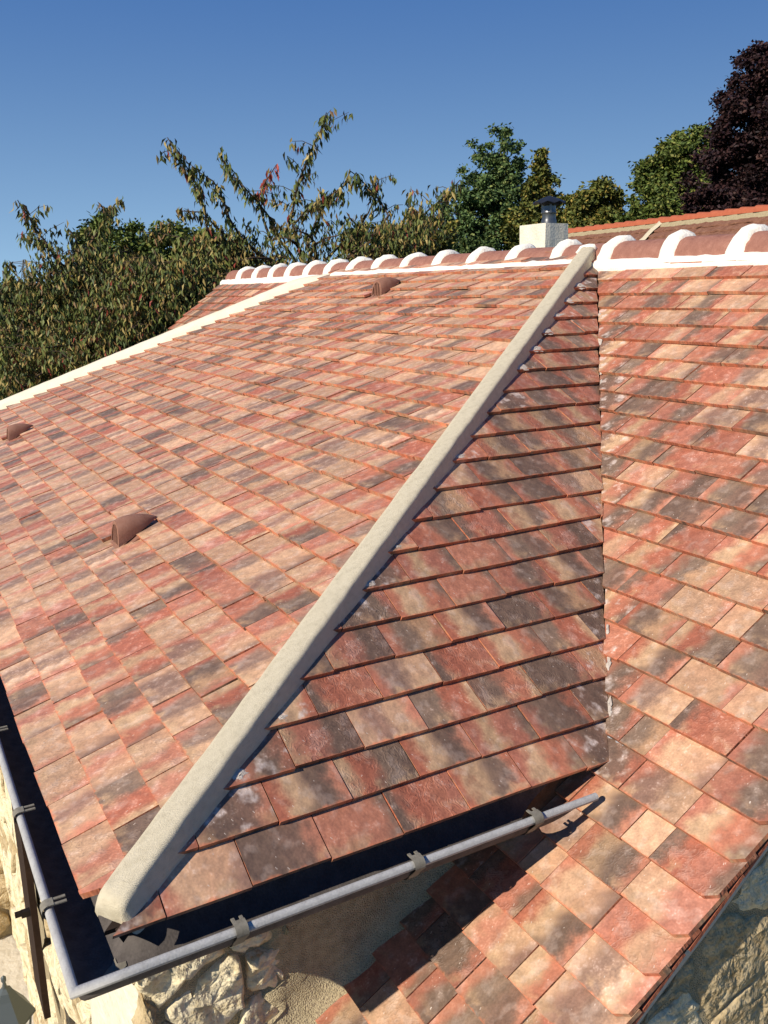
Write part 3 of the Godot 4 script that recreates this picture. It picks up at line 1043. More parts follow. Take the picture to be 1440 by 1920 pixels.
func gutter(house: Node3D) -> void:
	var bx := 2.414                      # bead, side run
	var bz := 3.507                      # bead, front run
	var by := 3.246
	var r := 0.066
	var g := Node3D.new()
	g.name = "gutter"; house.add_child(g)
	var zend := 2.16
	var run := func(o: float, h: float, zz: float) -> Array:
		var out := []
		for p in steps(Vector3(-5.4, by + h, bz + o), Vector3(bx + o, by + h, bz + o), 24): out.push_back(p)
		for p in steps(Vector3(bx + o, by + h, bz + o), Vector3(bx + o, by + h, zz), 10).slice(1): out.push_back(p)
		return out
	for shell in 2:
		var rows := []
		for k in 15:
			var th := PI * k / 14.0
			var rr := r - 0.0016 * shell
			rows.push_back(run.call(-r + cos(th) * rr, -sin(th) * rr, zend + 0.16 * sin(th)))
		if shell: rows.reverse()
		var b := MB.new()
		b.grid(rows)
		obj("trough" if shell == 0 else "trough_lining", b, M.trough, g)
	var rows := []
	for k in 12:
		var th := TAU * k / 12.0
		rows.push_back(run.call(cos(th) * 0.0108 + 0.005, sin(th) * 0.0108 + 0.003, zend - 0.03))
	rows.push_back(rows[0])
	rows.reverse()
	var b := MB.new()
	b.grid(rows)
	var cz := MB.new()
	for k in 12: b.tri(Vector3(bx + 0.006, by + 0.004, zend - 0.03), rows[k + 1][rows[0].size() - 1], rows[k][rows[0].size() - 1])
	obj("bead", b, M.zinc, g)
	# solder at the corner
	b = MB.new()
	var nz := noise(131, 40.0, 3)
	var rr2 := []
	for j in 5:
		var row := []
		for k in 12:
			var th := PI * (0.06 + 0.62 * k / 11.0)
			var o := -r + cos(th) * (r - 0.003)
			var w := Vector3(bx + o, by - sin(th) * (r - 0.003), bz + o)
			w += (Vector3(-1, 0, 0) if j < 2 else Vector3(0, 0, -1)) * 0.011 * absf(j - 2.0) * (1.0 + 0.5 * nz.get_noise_1d(k * 3.0 + j))
			row.push_back(w + Vector3(0, 1, 0) * (nz.get_noise_3dv(w) * 0.004 + 0.002))
		rr2.push_back(row)
	b.grid(rr2)
	obj("solder_patch", b, M.clip, g)
	# straps: over the bead, two prongs inwards, a band down round the trough
	var pos := []
	for q in [[0, 1378], [45, 1530], [100, 1705]]: pos.push_back([hit_y(q[0], q[1], by).x, true])
	for x in [0.35, -0.55, -1.45]: pos.push_back([x, true])
	for q in [[447, 1740], [780, 1620], [1003, 1537]]: pos.push_back([hit_y(q[0], q[1], by).z, false])
	for q in pos:
		b = MB.new()
		var ex := Vector3(1, 0, 0) if q[1] else Vector3(0, 0, -1)        # along the gutter
		var eo := Vector3(0, 0, 1) if q[1] else Vector3(1, 0, 0)         # outwards
		var c := Vector3(q[0], by + 0.004, bz + 0.006) if q[1] else Vector3(bx + 0.006, by + 0.004, q[0])
		var hw := 0.0145
		var prof := []
		for k in 16:                                                     # trough, from the back round to the front
			var th := PI * (1.0 - k / 15.0) + 0.05
			if th < 0.35: break
			prof.push_back(Vector2(-r - 0.006 + cos(th) * (r + 0.003), -0.004 - sin(th) * (r + 0.003)))
		for k in 9:
			var th := -0.5 + 2.3 * k / 8.0
			prof.push_back(Vector2(cos(th), sin(th)) * 0.0165)
		prof.push_back(Vector2(-0.012, 0.0165))
		for side in 2:
			var rws := []
			for s in [-1.0, 1.0]:
				var row := []
				for p in prof: row.push_back(c + ex * s * hw + eo * p.x * (1.0 + 0.0) + Vector3.UP * (p.y + (0.0018 if side else 0.0)))
				if side: row.reverse()
				rws.push_back(row)
			b.grid(rws)
		for s in [-1.0, 1.0]:
			b.box(Transform3D(Basis(ex, Vector3.UP, ex.cross(Vector3.UP)), c + ex * s * 0.0095 + eo * (-0.024 if q[1] else -0.017) + Vector3.UP * 0.0155), Vector3(0.008, 0.003, 0.032 if q[1] else 0.016))
		obj("gutter_strap", b, M.clip, g)

# ---------------------------------------------------------------- the house behind
func build_neighbour() -> void:
	var n := thing("neighbour_house", "old weathered brown tiled roof with orange ridge tiles behind the white mortared ridge", "house")
	var a := at(1050, 439, 20.8)
	var c := at(1500, 399, 15.6)
	c.y = a.y
	var d := (c - a).normalized()
	var side := d.cross(Vector3.UP).normalized()
	if side.dot(CAM - a) < 0: side = -side
	var l := a.distance_to(c) + 1.5
	var down := (side + Vector3.DOWN * 0.8).normalized()
	var nrm := (side * 0.8 + Vector3.UP).normalized()
	var nz := noise(201, 6.0, 3)
	for k in 22:                                         # courses of the slope towards the camera
		var b := MB.new()
		var rows := []
		for j in 2:
			var row := []
			for s in 90:
				var p: Vector3 = a - d * 0.2 + d * (l * s / 89.0) + down * (0.10 + 0.17 * k + 0.19 * j) + nrm * (0.035 * j)
				p += nrm * (nz.get_noise_3dv(p) * 0.02 + (rng.randf_range(-0.012, 0.012) if j else 0.0)) + down * (rng.randf_range(-0.02, 0.02) if j else 0.0)
				row.push_back(p)
			rows.push_back(row)
		var edge := []
		for p in rows[1]: edge.push_back(p - nrm * 0.035)
		rows.push_back(edge)
		b.grid(rows)
		obj("tile_course", b, M.old_tile, n)
	var bk := MB.new()
	var back := (-side + Vector3.DOWN * 0.8).normalized()
	bk.quad(a, a + d * l, a + d * l + back * 4.0, a + back * 4.0)
	bk.quad(a - Vector3.UP * 0.02, a + d * l - Vector3.UP * 0.02, a + d * l + down * 4.0 - nrm * 0.05, a + down * 4.0 - nrm * 0.05)
	obj("roof_slope", bk, M.old_tile, n)
	# pale bed under the ridge tiles
	var bed := MB.new()
	var rows := []
	for s in 80:
		var p: Vector3 = a + d * (l * s / 79.0)
		var w := nz.get_noise_3dv(p * 2.0) * 0.03
		rows.push_back([p + Vector3.UP * 0.03 + side * 0.06, p + side * 0.12 + Vector3.DOWN * (0.05 + w), p + side * (0.14 + w) + Vector3.DOWN * (0.10 + w)])
	bed.grid(rows)
	obj("ridge_mortar", bed, M.grout, n)
	var k := 0
	while k * 0.34 < l:
		var b := MB.new()
		rows = []
		for j in 3:
			var row := []
			for s in 9:
				var th := PI * s / 8.0
				var r := 0.115 - 0.014 * j
				row.push_back(a + d * (k * 0.34 + 0.18 * j) + side * cos(th) * r + Vector3.UP * (sin(th) * r - 0.01))
			rows.push_back(row)
		b.grid(rows)
		obj("ridge_tile", b, M.orange, n)
		k += 1
	# mortar strip running down the slope
	var q := at(1247, 447, 18.0)
	var along := (q - a).dot(d)
	var strip := MB.new()
	rows = []
	for s in 12:
		var p: Vector3 = a + d * (along + 0.02 * sin(s * 2.0)) + down * (0.05 + 0.12 * s) + nrm * 0.045
		rows.push_back([p - d * 0.07, p + nrm * 0.04, p + d * 0.07])
	strip.grid(rows)
	obj("mortar_strip", strip, M.hip, n)
	var w := MB.new()
	var mid := a + d * (l * 0.5)
	var hgt := a.y - 2.4
	w.box(Transform3D(Basis(d, Vector3.UP, d.cross(Vector3.UP)), Vector3(mid.x, hgt * 0.5, mid.z)), Vector3(l - 0.3, hgt, 5.6))
	obj("wall", w, M.render, n)

# ---------------------------------------------------------------- leaves
func leaf(b: MB, p: Vector3, d: Vector3, len: float, wd: float, col: Color) -> void:
	var s := d.cross(Vector3(rng.randf_range(-1, 1), rng.randf_range(-1, 1), rng.randf_range(-1, 1))).normalized() * wd * 0.5
	var n := s.cross(d).normalized()
	b.col = col
	var mid := p + d * len * 0.45 + n * len * 0.05
	var tip := p + d * len - n * len * 0.12 + Vector3.DOWN * len * 0.08
	var k := b.put(p, n); b.put(mid + s + n * wd * 0.18, (n + s.normalized() * 0.5).normalized()); b.put(mid - s + n * wd * 0.18, (n - s.normalized() * 0.5).normalized()); b.put(tip, n); b.put(mid, n)
	b.face(k, k + 1, k + 4); b.face(k + 1, k + 3, k + 4); b.face(k + 3, k + 2, k + 4); b.face(k + 2, k, k + 4)
func small_leaf(b: MB, p: Vector3, d: Vector3, len: float, wd: float, col: Color) -> void:
	var s := d.cross(Vector3(rng.randf_range(-1, 1), rng.randf_range(-1, 1), rng.randf_range(-1, 1))).normalized() * wd * 0.5
	var n := s.cross(d).normalized()
	b.col = col
	var k := b.put(p, n); b.put(p + d * len * 0.45 + s, (n + s.normalized() * 0.4).normalized()); b.put(p + d * len * 0.45 - s + n * wd * 0.2, (n - s.normalized() * 0.4).normalized()); b.put(p + d * len, n)
	b.face(k, k + 1, k + 3); b.face(k, k + 3, k + 2)
func pick(pal: Array) -> Color:
	var q := rng.randf()
	for e in pal:
		q -= e[1]
		if q <= 0: return e[0] * rng.randf_range(1.0, 1.55)
	return pal[0][0]
var cherry_pal := []
func hang(b: MB, p: Vector3, n: int, spread: float, out: Vector3, pal: Array, size := 1.0) -> void:   # a bunch of drooping leaves
	for k in n:
		var q := p + Vector3(rng.randf_range(-1, 1), rng.randf_range(-1, 1), rng.randf_range(-1, 1)) * spread
		var th := rng.randf() * TAU
		var d := (Vector3(cos(th), 0, sin(th)) * rng.randf_range(0.1, 0.8) + Vector3.DOWN * rng.randf_range(0.6, 1.1) + out * 0.2).normalized()
		leaf(b, q, d, rng.randf_range(0.08, 0.125) * size, rng.randf_range(0.026, 0.040) * size, pick(pal))
func bend(a: Vector3, c: Vector3, n: int, sway: float) -> Array:
	var out := []
	var off := Vector3(rng.randf_range(-1, 1), rng.randf_range(-0.4, 1), rng.randf_range(-1, 1)) * sway
	for k in n + 1:
		var t := float(k) / n
		out.push_back(a.lerp(c, t) + off * sin(PI * t))
	return out
# a cherry: trunk, limbs that follow the shoots, bunches along them, bunches that fill regions of the crown
func cherry(label: String, base: Vector3, fork: Vector3, shoots: Array, fills: Array, dist: float) -> void:
	var t := thing("cherry_tree", label, "tree", "cherry trees behind the house")
	t.position = Vector3(base.x, 0, base.z)
	var org := t.position
	var wood := MB.new()
	var lv := MB.new()
	wood.tube([Vector3.ZERO, Vector3(0.05, 1.2, 0.0), fork - org], [0.17, 0.13, 0.09], 9)
	for s in shoots:
		var dd: float = dist + s[1]
		var pts := []
		for q in s[0]: pts.push_back(at(q[0], q[1], dd + rng.randf_range(-0.15, 0.15)) - org)
		var last: Vector3 = pts[pts.size() - 1]
		var join := bend(last, (fork - org).lerp(last, 0.15) - Vector3(0, 0.1, 0), 4, 0.15)
		var full: Array = pts + join.slice(1)
		var rad := []
		for k in full.size(): rad.push_back(0.006 + 0.03 * pow(float(k) / full.size(), 1.5))
		wood.tube(full, rad, 5)
		var pal: Array = s[3] if s.size() > 3 else cherry_pal
		for k in pts.size() - 1:
			var a: Vector3 = pts[k]
			var c: Vector3 = pts[k + 1]
			var n := int(a.distance_to(c) / 0.045) + 1
			for j in n:
				hang(lv, a.lerp(c, float(j) / n), 4 if rng.randf() < 0.6 else 3, 0.055, Vector3.ZERO, pal, 1.12)
				if k > 0 and rng.randf() < s[2]:
					var p := a.lerp(c, float(j) / n)
					var e := p + Vector3(rng.randf_range(-1, 1), rng.randf_range(-0.2, 0.7), rng.randf_range(-1, 1)) * 0.32
					wood.tube([p, p.lerp(e, 0.5) + Vector3(0, 0.03, 0), e], [0.005, 0.004, 0.003], 4, false)
					for i in 4: hang(lv, p.lerp(e, 0.3 + 0.7 * i / 3.0), 4, 0.055, Vector3.ZERO, cherry_pal)
	for f in fills:                                      # [cx, cy, rx, ry, bunches, depth offset, depth spread]
		var c := at(f[0], f[1], dist + f[5]) - org
		var sx: float = f[2] / FOCAL * (dist + f[5])
		var sy: float = f[3] / FOCAL * (dist + f[5])
		for k in f[4]:
			var q := Vector3(rng.randf_range(-1, 1), rng.randf_range(-1, 1), rng.randf_range(-1, 1))
			if q.length() > 1.0: q = q.normalized() * pow(rng.randf(), 0.4)
			var fw := Vector3(CF.x, 0, CF.z).normalized()
			var p: Vector3 = c + Vector3(CR.x, 0, CR.z).normalized() * q.x * sx + Vector3.UP * q.y * sy + fw * q.z * f[6]
			var tw := p + Vector3(rng.randf_range(-1, 1), rng.randf_range(-0.5, 0.5), rng.randf_range(-1, 1)) * 0.3
			if k % 4 == 0: wood.tube([p, p.lerp(tw, 0.5) + Vector3(0, 0.05, 0), tw], [0.006, 0.005, 0.003], 4, false)
			if k % 16 == 0: wood.tube(bend(fork - org, p, 5, 0.25), [0.045, 0.035, 0.026, 0.018, 0.012, 0.007], 5, false)
			for i in 4: hang(lv, p.lerp(tw, i / 3.0), 5, 0.08, Vector3.ZERO, cherry_pal, 0.82)
	obj("trunk", wood, M.bark, t)
	obj("crown", lv, M.cherry, t)
# a tree of several lobes [cx, cy, rx, ry] in the photograph, at one distance
func lobed_tree(called: String, label: String, dist: float, foot_px: float, lobes: Array, n: int, size: float, pal: Array, mat: Material, group: String, clump := 0.3) -> void:
	var t := thing(called, label, "tree", group)
	var foot := at(foot_px, 560, dist)
	t.position = Vector3(foot.x, 0, foot.z)
	var org := t.position
	var wood := MB.new()
	var lv := MB.new()
	var top := -INF
	var area := 0.0
	for l in lobes:
		top = maxf(top, at(l[0], l[1] - l[3] * 0.3, dist).y); area += l[2] * l[3]
	var trunk_top := Vector3(0, top * 0.8, 0)
	wood.tube([Vector3.ZERO, Vector3(0.1, top * 0.3, 0), Vector3(0, top * 0.6, 0.1), trunk_top], [0.26, 0.2, 0.12, 0.04], 8)
	for l in lobes:
		var c := at(l[0], l[1], dist + (l[4] if l.size() > 4 else 0.0)) - org
		var rx: float = l[2] / FOCAL * dist
		var ry: float = l[3] / FOCAL * dist
		wood.tube(bend(Vector3(0, maxf(0.5, c.y * 0.55), 0), c, 4, 0.3), [0.1, 0.08, 0.06, 0.04, 0.02], 6)
		var cl := int(40.0 * maxf(1.0, rx * ry / 2.0))
		var per := maxi(6, int(n * (l[2] * l[3] / area) / cl))
		for k in cl:
			var q := Vector3(rng.randfn(), rng.randfn(), rng.randfn()).normalized() * pow(rng.randf(), 0.38) * (rng.randf_range(1.1, 1.3) if rng.randf() < 0.16 else 1.0)
			var cc := c + Vector3(q.x * rx, q.y * ry, q.z * rx)
			var cr := clump * sqrt(rx * ry) * rng.randf_range(0.5, 1.25)
			if k % 5 == 0: wood.tube([c, c.lerp(cc, 0.5) + Vector3(0, -0.1, 0), cc], [0.03, 0.02, 0.008], 4, false)
			var tint := rng.randf_range(0.8, 1.2)
			for j in per:
				var p := cc + Vector3(rng.randfn(), rng.randfn() * 0.75, rng.randfn()) * cr * 0.5
				var d := Vector3(rng.randf_range(-1, 1), rng.randf_range(-0.9, 0.5), rng.randf_range(-1, 1)).normalized()
				small_leaf(lv, p, d, size * rng.randf_range(0.7, 1.3), size * rng.randf_range(0.4, 0.65), pick(pal) * tint)
	obj("trunk", wood, M.bark, t)
	obj("crown", lv, mat, t)

func build_trees() -> void:
	var green := [[lin(84, 96, 44), 0.45], [lin(64, 78, 38), 0.35], [lin(112, 112, 56), 0.2]]
	var ash := [[lin(78, 96, 54), 0.5], [lin(60, 78, 46), 0.35], [lin(100, 108, 60), 0.15]]
	var purple := [[lin(46, 30, 30), 0.5], [lin(36, 26, 28), 0.35], [lin(62, 42, 38), 0.15]]
	var gold := [[lin(96, 98, 46), 0.45], [lin(74, 82, 40), 0.35], [lin(128, 112, 54), 0.2]]
	cherry_pal = [[lin(90, 96, 50), 0.36], [lin(66, 76, 42), 0.28], [lin(128, 112, 64), 0.22], [lin(98, 76, 48), 0.09], [lin(146, 130, 82), 0.03], [lin(120, 56, 46), 0.02]]
	var red_pal := [[lin(146, 66, 56), 0.45], [lin(120, 62, 50), 0.3], [lin(110, 92, 56), 0.25]]
	var far := "trees growing beyond the house"
	lobed_tree("ash_tree", "tall narrow green tree behind the chimney, its top rounded and airy", 27.0, 925, [[937, 292, 42, 50], [908, 345, 52, 52], [962, 355, 46, 52], [880, 400, 56, 46], [935, 400, 60, 46], [985, 410, 56, 46], [920, 445, 92, 50], [862, 436, 48, 48], [995, 445, 60, 50]], 40000, 0.11, ash, M.leaf, far, 0.26)
	lobed_tree("ash_tree", "slender green tree with a pointed top just behind the chimney cowl", 24.5, 1022, [[1014, 318, 15, 34], [1018, 370, 32, 40], [1032, 420, 40, 46], [990, 425, 42, 40]], 17000, 0.11, gold, M.leaf, far, 0.3)
	lobed_tree("oak_tree", "small rounded green tree above the left end of the old brown roof", 24.0, 1112, [[1090, 395, 32, 36], [1124, 390, 34, 42], [1110, 430, 56, 40], [1148, 425, 20, 26]], 26000, 0.11, gold, M.leaf, far)
	lobed_tree("oak_tree", "broad dark green tree growing against the purple leaved tree", 23.0, 1255, [[1262, 300, 44, 46], [1235, 355, 46, 52], [1300, 300, 46, 58], [1290, 380, 70, 50], [1215, 400, 34, 30], [1180, 415, 26, 18]], 52000, 0.1, green, M.leaf, far)
	lobed_tree("purple_tree", "tall tree with dark purple leaves above the old brown roof", 20.0, 1440, [[1425, 160, 44, 66], [1400, 240, 70, 74], [1450, 300, 90, 110], [1370, 330, 66, 66], [1500, 200, 80, 110], [1350, 390, 56, 40], [1430, 400, 90, 40]], 90000, 0.085, purple, M.purple, far, 0.26)
	lobed_tree("hazel_tree", "bushy green tree with mixed leaves behind the drooping cherry shoots", 19.0, 345, [[345, 470, 70, 48], [290, 490, 60, 60], [400, 490, 60, 50], [230, 470, 60, 56], [330, 540, 120, 60], [190, 450, 40, 40]], 40000, 0.1, green, M.leaf, far)
	lobed_tree("hazel_tree", "low dark green tree in front of the far wood", 21.0, 20, [[10, 620, 60, 70], [70, 650, 60, 50], [-40, 640, 80, 90], [20, 690, 100, 50]], 26000, 0.1, ash, M.leaf, far)
	lobed_tree("oak_tree", "bushy tree filling the gap between the cherry and the tall ash", 23.0, 810, [[815, 440, 40, 30], [780, 465, 60, 36], [700, 470, 60, 34]], 20000, 0.11, gold, M.leaf, far)

	# the nearer cherry, above the ridge
	var c0 := at(585, 545, 12.6)
	cherry("cherry tree with tall drooping leafy shoots rising above the white mortared ridge", c0, at(575, 560, 12.6), [
		[[[314, 258], [329, 283], [350, 313], [368, 345], [384, 390], [388, 430], [420, 470]], 0.0, 0.14],
		[[[413, 277], [418, 300], [430, 326], [455, 348], [483, 379], [510, 414], [520, 446]], 0.2, 0.22],
		[[[519, 308], [508, 325], [497, 342], [484, 372]], 0.2, 0.05, red_pal],
		[[[612, 211], [606, 232], [598, 252], [582, 284], [572, 312], [558, 344], [550, 390], [535, 444]], -0.1, 0.2],
		[[[656, 320], [672, 332], [690, 352], [712, 376], [728, 404], [700, 450]], -0.2, 0.2],
		[[[668, 326], [646, 348], [612, 371], [577, 391], [550, 422]], -0.3, 0.22],
		[[[862, 338], [846, 356], [829, 372], [802, 395], [768, 430], [740, 462]], -0.4, 0.22],
		[[[772, 362], [769, 388], [752, 420], [730, 455]], -0.2, 0.2],
		[[[344, 318], [372, 322], [400, 340], [418, 372], [430, 410], [455, 450]], 0.1, 0.2],
		[[[330, 395], [352, 396], [380, 398], [400, 420]], 0.3, 0.1],
		[[[263, 434], [300, 438], [333, 444], [363, 461], [384, 484], [400, 508]], 0.3, 0.12],
		[[[600, 350], [606, 380], [590, 420], [575, 460]], 0.2, 0.3],
		[[[700, 330], [708, 360], [690, 400], [660, 450]], 0.3, 0.25],
	], [[480, 450, 50, 30, 12, 0.2, 0.7], [400, 465, 70, 40, 40, 0.3, 0.8], [560, 450, 50, 34, 12, 0.0, 0.8], [650, 445, 50, 30, 14, 0.0, 0.8], [720, 445, 70, 36, 46, -0.2, 0.8], [795, 430, 40, 32, 28, -0.3, 0.7], [600, 495, 160, 20, 36, 0.2, 0.9], [450, 492, 80, 34, 46, 0.3, 0.8], [385, 500, 50, 40, 44, 0.3, 0.7]], 11.9)
	# the further crown on the left
	var c1 := at(150, 640, 13.2)
	cherry("spreading cherry tree with yellowing leaves beside the far hip of the roof", c1, at(160, 620, 13.0), [
		[[[33, 375], [42, 392], [52, 405], [68, 431], [88, 458], [104, 484], [125, 520]], 0.0, 0.2],
		[[[228, 374], [214, 384], [207, 398], [191, 421], [171, 454], [148, 488]], 0.2, 0.2],
		[[[40, 448], [58, 447], [75, 452], [95, 470]], 0.1, 0.1],
		[[[130, 432], [142, 450], [150, 480]], 0.3, 0.3],
		[[[14, 494], [20, 492], [14, 530], [-10, 560]], -0.3, 0.0],
		[[[170, 430], [165, 460], [160, 490]], 0.4, 0.3],
	], [[150, 500, 60, 40, 60, 0.2, 0.8], [100, 560, 80, 60, 120, 0.0, 0.9], [220, 530, 90, 56, 120, 0.2, 0.9], [160, 610, 130, 70, 220, 0.0, 1.0], [60, 650, 100, 70, 200, -0.3, 0.9], [40, 700, 100, 50, 180, -0.6, 0.8]], 12.6)
	# its neighbour, leaning over the far verge
	var c2 := at(320, 620, 12.0)
	cherry("dense low cherry tree with long hanging leaves close to the far verge", c2, at(320, 630, 12.0), [
		[[[290, 470], [300, 500], [310, 540]], 0.2, 0.3],
		[[[390, 500], [370, 530], [350, 570]], 0.2, 0.3],
	], [[300, 540, 110, 50, 200, 0.2, 0.7], [350, 540, 70, 50, 120, 0.2, 0.6], [270, 600, 120, 60, 260, 0.0, 0.8], [200, 650, 110, 50, 220, -0.2, 0.7], [340, 580, 60, 40, 100, 0.1, 0.5], [110, 690, 110, 40, 180, -0.4, 0.7]], 11.4)

func build_far() -> void:
	# wood along the skyline on the left
	var b := MB.new()
	for k in 420:
		var px := rng.randf_range(-700, 1100)
		var d := rng.randf_range(150, 230)
		var p := at(px, 548, d)
		var h := 5.0 + 3.0 * sin(px * 0.02) * 0.5 + rng.randf_range(-1.5, 2.0)
		var tint := rng.randf_range(0.8, 1.2)
		var col: Color = [lin(70, 76, 48), lin(84, 80, 50), lin(58, 68, 48)][rng.randi() % 3] * tint
		for j in 60:
			var q := Vector3(rng.randfn(), rng.randfn(), rng.randfn()).normalized() * pow(rng.randf(), 0.4)
			leaf(b, Vector3(p.x, h * 0.55, p.z) + Vector3(q.x * 3.2, q.y * h * 0.5, q.z * 3.2), Vector3(rng.randf_range(-1, 1), rng.randf_range(-1, 1), rng.randf_range(-1, 1)).normalized(), 1.5, 1.0, col * rng.randf_range(0.8, 1.2))
	var wood := obj("far_wood", b, M.leaf, self)
	wood.set_meta("kind", "stuff")
	wood.set_meta("label", "hazy wood along the skyline beyond the trees"); wood.set_meta("category", "wood")
	# lattice pylon
	var py := thing("pylon", "grey lattice electricity pylon on the skyline beyond the wood", "pylon")
	var foot := at(52, 548, 300)
	py.position = Vector3(foot.x, 0, foot.z)
	var top := at(52, 487, 300).y
	var tow := MB.new()
	var rr := Vector3(CR.x, 0, CR.z).normalized()
	var ff := Vector3(CF.x, 0, CF.z).normalized()
	var lev := 9
	for k in lev:
		var y0 := top * k / lev
		var y1 := top * (k + 1) / lev
		var w0 := lerpf(2.4, 0.25, float(k) / lev)
		var w1 := lerpf(2.4, 0.25, float(k + 1) / lev)
		var sx := [1, 1, -1, -1]
		var sz := [1, -1, -1, 1]
		for s in 4:
			var s2 := (s + 1) % 4
			var p0: Vector3 = rr * sx[s] * w0 + ff * sz[s] * w0 + Vector3.UP * y0
			var p1: Vector3 = rr * sx[s] * w1 + ff * sz[s] * w1 + Vector3.UP * y1
			var p2: Vector3 = rr * sx[s2] * w1 + ff * sz[s2] * w1 + Vector3.UP * y1
			tow.tube([p0, p1], [0.12, 0.12], 4, false)
			tow.tube([p0, p2], [0.07, 0.07], 4, false)
			tow.tube([p1, p2], [0.07, 0.07], 4, false)
	obj("tower", tow, M.far_metal, py)
	for q in [[492.5, 4.9], [498.5, 2.2]]:
		var y := at(52, q[0], 300).y
		var arm := MB.new()
		for s in [-1.0, 1.0]:
			arm.tube([rr * s * 0.4 + Vector3.UP * (y + 0.5), rr * s * q[1] + Vector3.UP * y], [0.12, 0.08], 4)
			arm.tube([rr * s * 0.4 + Vector3.UP * (y - 0.15), rr * s * q[1] + Vector3.UP * y], [0.12, 0.08], 4)
		obj("crossarm", arm, M.far_metal, py)
	# block of flats
	var bl := thing("far_building", "small dark flat-topped block on the skyline at the left of the pylon", "building")
	var p := at(14.5, 540, 260)
	bl.position = Vector3(p.x, 0, p.z)
	var h := at(14.5, 508, 260).y
	var wl := MB.new()
	wl.box(Transform3D(Basis(Vector3.UP, 0.5), Vector3(0, h * 0.5, 0)), Vector3(1.3, h, 1.3))
	obj("wall", wl, M.far_block, bl)
	for k in 3:
		var wb := MB.new()
		wb.box(Transform3D(Basis(Vector3.UP, 0.5), Vector3(0, h - 0.5 - 0.7 * k, 0)), Vector3(1.34, 0.28, 1.34))
		obj("window_band", wb, M.far_metal, bl)
	var rf := MB.new()
	rf.box(Transform3D(Basis(Vector3.UP, 0.5), Vector3(0, h + 0.06, 0)), Vector3(1.4, 0.12, 1.4))
	obj("roof", rf, M.far_metal, bl)

func build_lantern() -> void:
	var t := thing("lantern", "grey metal lantern with a pyramid cap and finial beside the front wall", "lantern")
	var c := hit_y(14, 1888, 1.75)
	t.position = Vector3(c.x, 0, c.z)
	var post := MB.new()
	post.tube([Vector3(0, 0, 0), Vector3(0, 1.42, 0)], [0.03, 0.022], 10)
	post.tube([Vector3(0, 0, 0), Vector3(0, 0.1, 0), Vector3(0, 0.14, 0)], [0.07, 0.06, 0.032], 10)
	obj("post", post, M.lantern, t)
	var basis := Basis(Vector3.UP, 0.35)
	var cap := MB.new()
	var n := 6
	var ring := func(r: float, y: float) -> Array:
		var out := []
		for k in n: out.push_back(Vector3(cos(TAU * k / n + 0.3) * r, y, -sin(TAU * k / n + 0.3) * r))
		return out
	var prof := [[0.105, 1.70], [0.105, 1.712], [0.045, 1.80], [0.03, 1.83], [0.012, 1.845]]
	for k in prof.size() - 1:
		var a: Array = ring.call(prof[k][0], prof[k][1])
		var d: Array = ring.call(prof[k + 1][0], prof[k + 1][1])
		for j in n: cap.quad(a[j], a[(j + 1) % n], d[(j + 1) % n], d[j])
	obj("cap", cap, M.lantern, t)
	var fin := MB.new()
	fin.tube([Vector3(0, 1.84, 0), Vector3(0, 1.87, 0), Vector3(0, 1.88, 0), Vector3(0, 1.893, 0), Vector3(0, 1.902, 0)], [0.012, 0.006, 0.011, 0.011, 0.003], 8)
	obj("finial", fin, M.lantern, t)
	var lo: Array = ring.call(0.05, 1.44)
	var hi: Array = ring.call(0.085, 1.70)
	for j in n:
		var g := MB.new()
		g.quad(lo[j], lo[(j + 1) % n], hi[(j + 1) % n], hi[j])
		obj("pane", g, M.glass, t)
		var bar := MB.new()
		bar.tube([lo[j], hi[j]], [0.005, 0.005], 5)
		obj("bar", bar, M.lantern, t)
	var pl := MB.new()
	pl.tube([Vector3(0, 1.41, 0), Vector3(0, 1.44, 0)], [0.03, 0.055], 6)
	obj("base", pl, M.lantern, t)

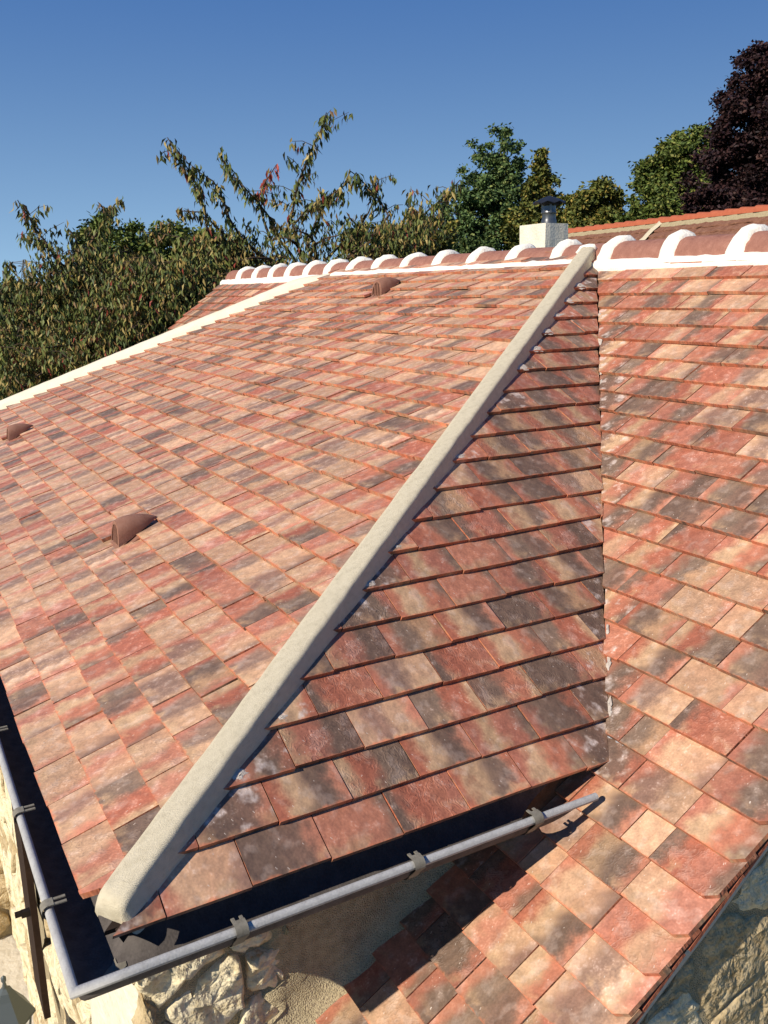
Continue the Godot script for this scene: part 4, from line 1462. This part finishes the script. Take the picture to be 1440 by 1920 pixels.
func build_ground() -> void:
	var g := MB.new()
	g.quad(Vector3(-1500, -0.03, 1500), Vector3(1500, -0.03, 1500), Vector3(1500, -0.03, -1500), Vector3(-1500, -0.03, -1500))
	structure(obj("ground", g, M.grass, self))
	g = MB.new()
	g.box(Transform3D(Basis.IDENTITY, Vector3(0, -0.05, 6.0)), Vector3(16, 0.1, 8.0))
	structure(obj("terrace", g, M.terrace, self))
	var w := thing("low_wall", "low rubble garden wall standing on the terrace beside the front wall", "wall")
	var p := hit_y(0, 1690, 0.35)
	w.position = Vector3(p.x - 0.25, 0, p.z + 0.6)
	var core := MB.new()
	core.box(Transform3D(Basis.IDENTITY, Vector3(0, 0.19, 0)), Vector3(0.36, 0.38, 1.9))
	obj("core", core, M.grout, w)
	var sd := 900
	for poly in cells_of(Vector2(-0.95, 0.02), Vector2(0.95, 0.40), 0.24, 0.19, 8):
		sd += 1
		stone(w, poly, Vector3(0.18, 0, 0), Vector3(0, 0, -1), Vector3(0, 1, 0), 0.01, 0.03, sd, M.stone2, 2, 12)
	for poly in cells_of(Vector2(-0.2, -0.95), Vector2(0.2, 0.95), 0.36, 0.24, 9):
		sd += 1
		stone(w, poly, Vector3(0, 0.38, 0), Vector3(1, 0, 0), Vector3(0, 0, -1), 0.01, 0.04, sd, M.stone2, 2, 12)

func _ready() -> void:
	rng.seed = 2024
	var cam := Camera3D.new()
	cam.name = "camera"
	cam.transform = Transform3D(Basis(CR, CU, -CF), CAM)
	cam.fov = rad_to_deg(2.0 * atan(960.0 / FOCAL))
	cam.near = 0.05; cam.far = 4000.0
	add_child(cam)
	cam.current = true
	var env := Environment.new()
	env.background_mode = Environment.BG_SKY
	var sky := Sky.new()
	var sm := ProceduralSkyMaterial.new()
	sm.sky_top_color = rgb(34, 86, 156)
	sm.sky_horizon_color = rgb(150, 188, 218)
	sm.sky_curve = 0.115
	sm.ground_horizon_color = rgb(120, 124, 110)
	sm.ground_bottom_color = rgb(80, 78, 66)
	sm.sun_angle_max = 1.0
	sky.sky_material = sm
	env.sky = sky
	env.tonemap_mode = Environment.TONE_MAPPER_LINEAR
	env.tonemap_exposure = 1.14
	env.sdfgi_enabled = true; env.ssao_enabled = true; env.ssil_enabled = true
	var we := WorldEnvironment.new()
	we.name = "environment"
	we.environment = env
	add_child(we)
	var sun := DirectionalLight3D.new()
	sun.name = "sun"
	sun.light_energy = 1.6
	sun.light_color = Color(1.0, 0.965, 0.91)
	sun.light_angular_distance = 0.5
	sun.shadow_enabled = true
	add_child(sun)
	sun.look_at_from_position(SUN * 50.0, Vector3.ZERO, Vector3.UP)

	make_materials()
	M.stack = textured(ramp_tex(66, 256, 0.012, 0.09, 0.35, [rgb(212, 203, 180), rgb(228, 220, 198), rgb(234, 227, 206)]), 3.0, bump_tex(36, 512, 0.03, 5, 14.0), 0.22)
	make_tile_meshes()
	build_ground()
	build_house()
	build_neighbour()
	build_far()
	build_trees()
	build_lantern()
